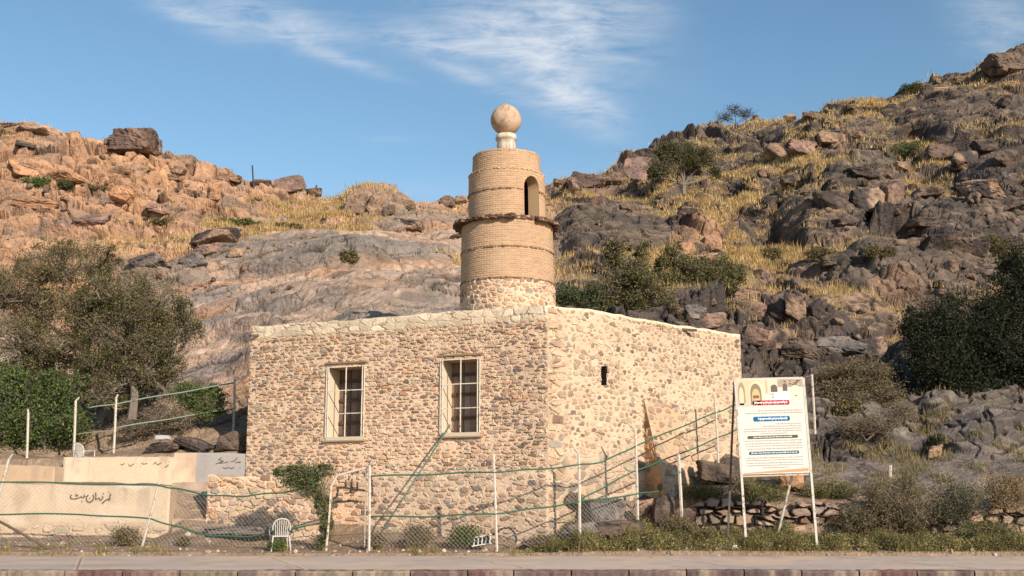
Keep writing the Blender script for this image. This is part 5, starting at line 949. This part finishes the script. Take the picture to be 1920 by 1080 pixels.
pic = [(rc(.005, .005, .38, .27), (.66, .50, .33), 0), (rc(.38, .005, .62, .16), (.70, .55, .40), 0), (rc(.62, .005, .995, .09), (.40, .31, .24), 0), (rc(.62, .09, .995, .2), (.70, .62, .52), 0), (arch(.07, .055, .03, .27), (.36, .28, .18), 1), (arch(.065, .035, .08, .27), (.62, .55, .38), 2),
       (arch(.30, .115, .02, .27), (.78, .60, .42), 1), (arch(.285, .085, .045, .27), (.27, .20, .14), 2), (arch(.285, .06, .10, .27), (.55, .42, .22), 3), (rc(.24, .17, .33, .2), (.2, .12, .08), 4), (rc(.245, .2, .26, .27), (.55, .25, .2), 4), (rc(.44, .01, .46, .15), (.5, .36, .24), 1),
       (arch(.565, .05, .06, .14), (.15, .12, .11), 2), (arch(.73, .035, .05, .13), (.16, .12, .1), 2), (rc(.50, .14, .80, .23), (.80, .74, .72), 2), (arch(.885, .075, .07, .22), (.76, .68, .48), 3), (rc(.86, .13, .91, .2), (.72, .66, .52), 4), (rc(.875, .175, .9, .19), (.1, .09, .08), 5), (rc(.51, .155, .56, .165), (.15, .12, .12), 4), (rc(.52, .185, .56, .2), (.3, .25, .25), 4),
       (rc(.005, .25, .2, .285), (.72, .48, .42), 2), (rc(.40, .27, .995, .275), (.6, .52, .5), 1)]
for k in range(16): u = .63 + .36 * rng.random(); v = .012 + .06 * rng.random(); pic.append((rc(u, v, u + .03 * rng.random() + .01, v + .012), [(.12, .09, .08), (.6, .5, .4), (.2, .14, .1)][k % 3], 3 + .2 * k))
decal('photo_strip', pic)
def bar_(u0, u1, v0, v1, col_): return [([(u0 + .01, v0), (u1 - .01, v0), (u1, v0 + .3 * (v1 - v0)), (u1, v1 - .3 * (v1 - v0)), (u1 - .01, v1), (u0 + .01, v1), (u0, v1 - .3 * (v1 - v0)), (u0, v0 + .3 * (v1 - v0))], col_, 3)]
def script_marks(u0, u1, v, hgt, col_, lay=4, n=None, wt_=.16): # joined strokes and dots like cursive lettering, right to left
    out = []; u = u1
    while u > u0 + .01:
        L = rng.uniform(.018, .05); a = max(u0, u - L); out.append((rc(a, v - hgt * wt_, u, v + hgt * wt_), col_, lay))
        for k in range(int(rng.integers(1, 4))): x = rng.uniform(a, u); out.append((rc(x, v - hgt * rng.uniform(.2, .5), x + .006, v), col_, lay + .3))
        if rng.random() < .6: x = rng.uniform(a, u); out.append((rc(x - .005, v + hgt * .28, x + .004, v + hgt * .45), col_, lay + .3))
        u = a - .008
    return out
decal('red_heading', bar_(.225, .78, .225, .275, (.42, .025, .05)) + script_marks(.26, .75, .25, .04, (.85, .8, .78))); decal('blue_heading', bar_(.22, .77, .395, .445, (.01, .13, .30)) + script_marks(.29, .73, .42, .042, (.8, .85, .88)))
decal('olive_heading', bar_(.115, .87, .596, .628, (.10, .10, .06)) + script_marks(.2, .78, .612, .02, (.75, .73, .66))); decal('teal_heading', bar_(.12, .87, .762, .796, (.05, .12, .15)) + script_marks(.15, .84, .779, .02, (.75, .78, .78)))
rows = []
for v, a, b in [(.335, .3, .97), (.36, .1, .97), (.475, .55, .93), (.50, .35, .93), (.525, .07, .93), (.55, .07, .93), (.575, .3, .7), (.65, .07, .92), (.68, .07, .92), (.705, .07, .92), (.735, .1, .92), (.83, .07, .92), (.855, .07, .92), (.885, .07, .92), (.91, .07, .92), (.935, .3, .7)]:
    rows += script_marks(a, b, v, .016, (.36, .31, .30), 1, wt_=.22)
decal('small_text', rows); decal('bottom_strip', [([(.02, .985), (.99, .95), (.99, .985), (.02, .995)], (.66, .30, .16), 1)])
# ------------------------------------------------------------------ chairs, hoop, bits
def chair(root_px, D, yaw, label, legs=True, back_only=False):
    b = P(root_px[0], root_px[1], D); root = empty('plastic_chair', b, label, 'chair'); lg = .42 if legs else .05; c, s = math.cos(yaw), math.sin(yaw); cw = (.50, .46, .42)
    def T3(p): p = np.asarray(p, float); return np.stack([b[0] + p[..., 0] * c - p[..., 1] * s, b[1] + p[..., 0] * s + p[..., 1] * c, b[2] + p[..., 2]], -1)
    q = G(); q.add(T3(np.array([(x, y, z) for z in (lg - .03, lg) for x, y in ((-.23, -.23), (.23, -.23), (.21, .2), (-.21, .2))])), [[3, 2, 1, 0], [4, 5, 6, 7], [0, 1, 5, 4], [1, 2, 6, 5], [2, 3, 7, 6], [3, 0, 4, 7]], cw); q.out('seat', MT['plastic'], root)
    q = G()
    th = np.linspace(0, np.pi, 15); q.tube(T3(np.stack([-.23 * np.cos(th), .2 + .12 * np.sin(th) * .6 + .0 * th, lg + .14 + .30 * np.sin(th) ** .6], 1)), .02, 6, cw)
    for k in range(-3, 4): xx = k * .06; hz = .30 * max(0, 1 - (xx / .23) ** 2) ** .3; q.tube(T3(np.array([(xx * .8, .2, lg), (xx, .24, lg + .13 + hz)])), .013, 5, cw)
    q.out('backrest', MT['plastic'], root)
    root.scale = (.84, .84, .84)
    for sx_ in (-1, 1):
        q = G(); q.tube(T3(np.array([(sx_ * .25, -.2, lg), (sx_ * .27, -.18, lg + .2), (sx_ * .27, 0, lg + .22), (sx_ * .23, .2, lg + .2)])), .018, 6, cw); q.out('armrest', MT['plastic'], root)
        if legs:
            for sy in (-1, 1): q = G(); q.tube(T3(np.array([(sx_ * .21, sy * .2, lg), (sx_ * .26, sy * .25, -.03)])), [.024, .018], 6, cw); q.out('leg', MT['plastic'], root)
chair((157, 860), 30.75, R(70), 'broken white plastic chair without legs sitting behind the upper cream wall', legs=False)
chair((524, 1034), 26.15, R(200), 'white plastic armchair standing in the weeds below the creeper')
hp = P(930, 1022, 26.4); q = G(); th = np.linspace(0, np.pi, 22)
q.tube([P(885, 1022, 26.4)] + [P(905 + 10, 1003, 26.4)] + [P(943 - 25 * math.cos(t * .9 + .4), 1022 - 32 * math.sin(t * .9 + .15), 26.4 - .05 * math.sin(t)) for t in th[4:]], .024, 6, (.03, .025, .025))
q.tube([P(895 + 8 * k, 1012 - 9 * math.sin(k / 8. * 3.1), 26.55) for k in range(9)], .011, 6, (.05, .035, .03)); tagit(q.out('bent_hoop', MT['steel'], smooth=True), 'black bent hoop of pipe lying against the wall by the corner post', 'hoop')
q = G()
for k in range(5): a = P(889 + 7.5 * k, 1018 - 1.6 * k, 26.32); q.box(a, [.012, 0, .002], [0, .012, 0], [.006, 0, .085], (.7, .68, .64))
q.bar(P(885, 1024, 26.32), P(922, 1018, 26.32), .02, .02, (.7, .68, .64)); q.bar(P(888, 1008, 26.32), P(922, 1002, 26.32), .02, .02, (.7, .68, .64)); q.bar(P(890, 1016, 26.36), P(920, 1011, 26.36), .02, .15, (.02, .02, .02)); tagit(q.out('crate_piece', MT['plastic']), 'broken black and white crate piece beside the green tuft', 'crate piece')
for px, py, D, w_, lab in [(305, 824, 32.0, .22, 'crumpled white plastic sheet on the bank behind the upper wall'), (88, 1036, 25.8, .09, 'small pale scrap by the end of the fallen pipe')]:
    p, f, c = rock_geo(int(px), 3, 'white'); o = mk('litter', p * [w_, w_ * .6, w_ * .35], f, MT['plastic'], col=c * 0 + .42); o.location = P(px, py, D) + [0, 0, w_ * .2]; tagit(o, lab, 'litter')
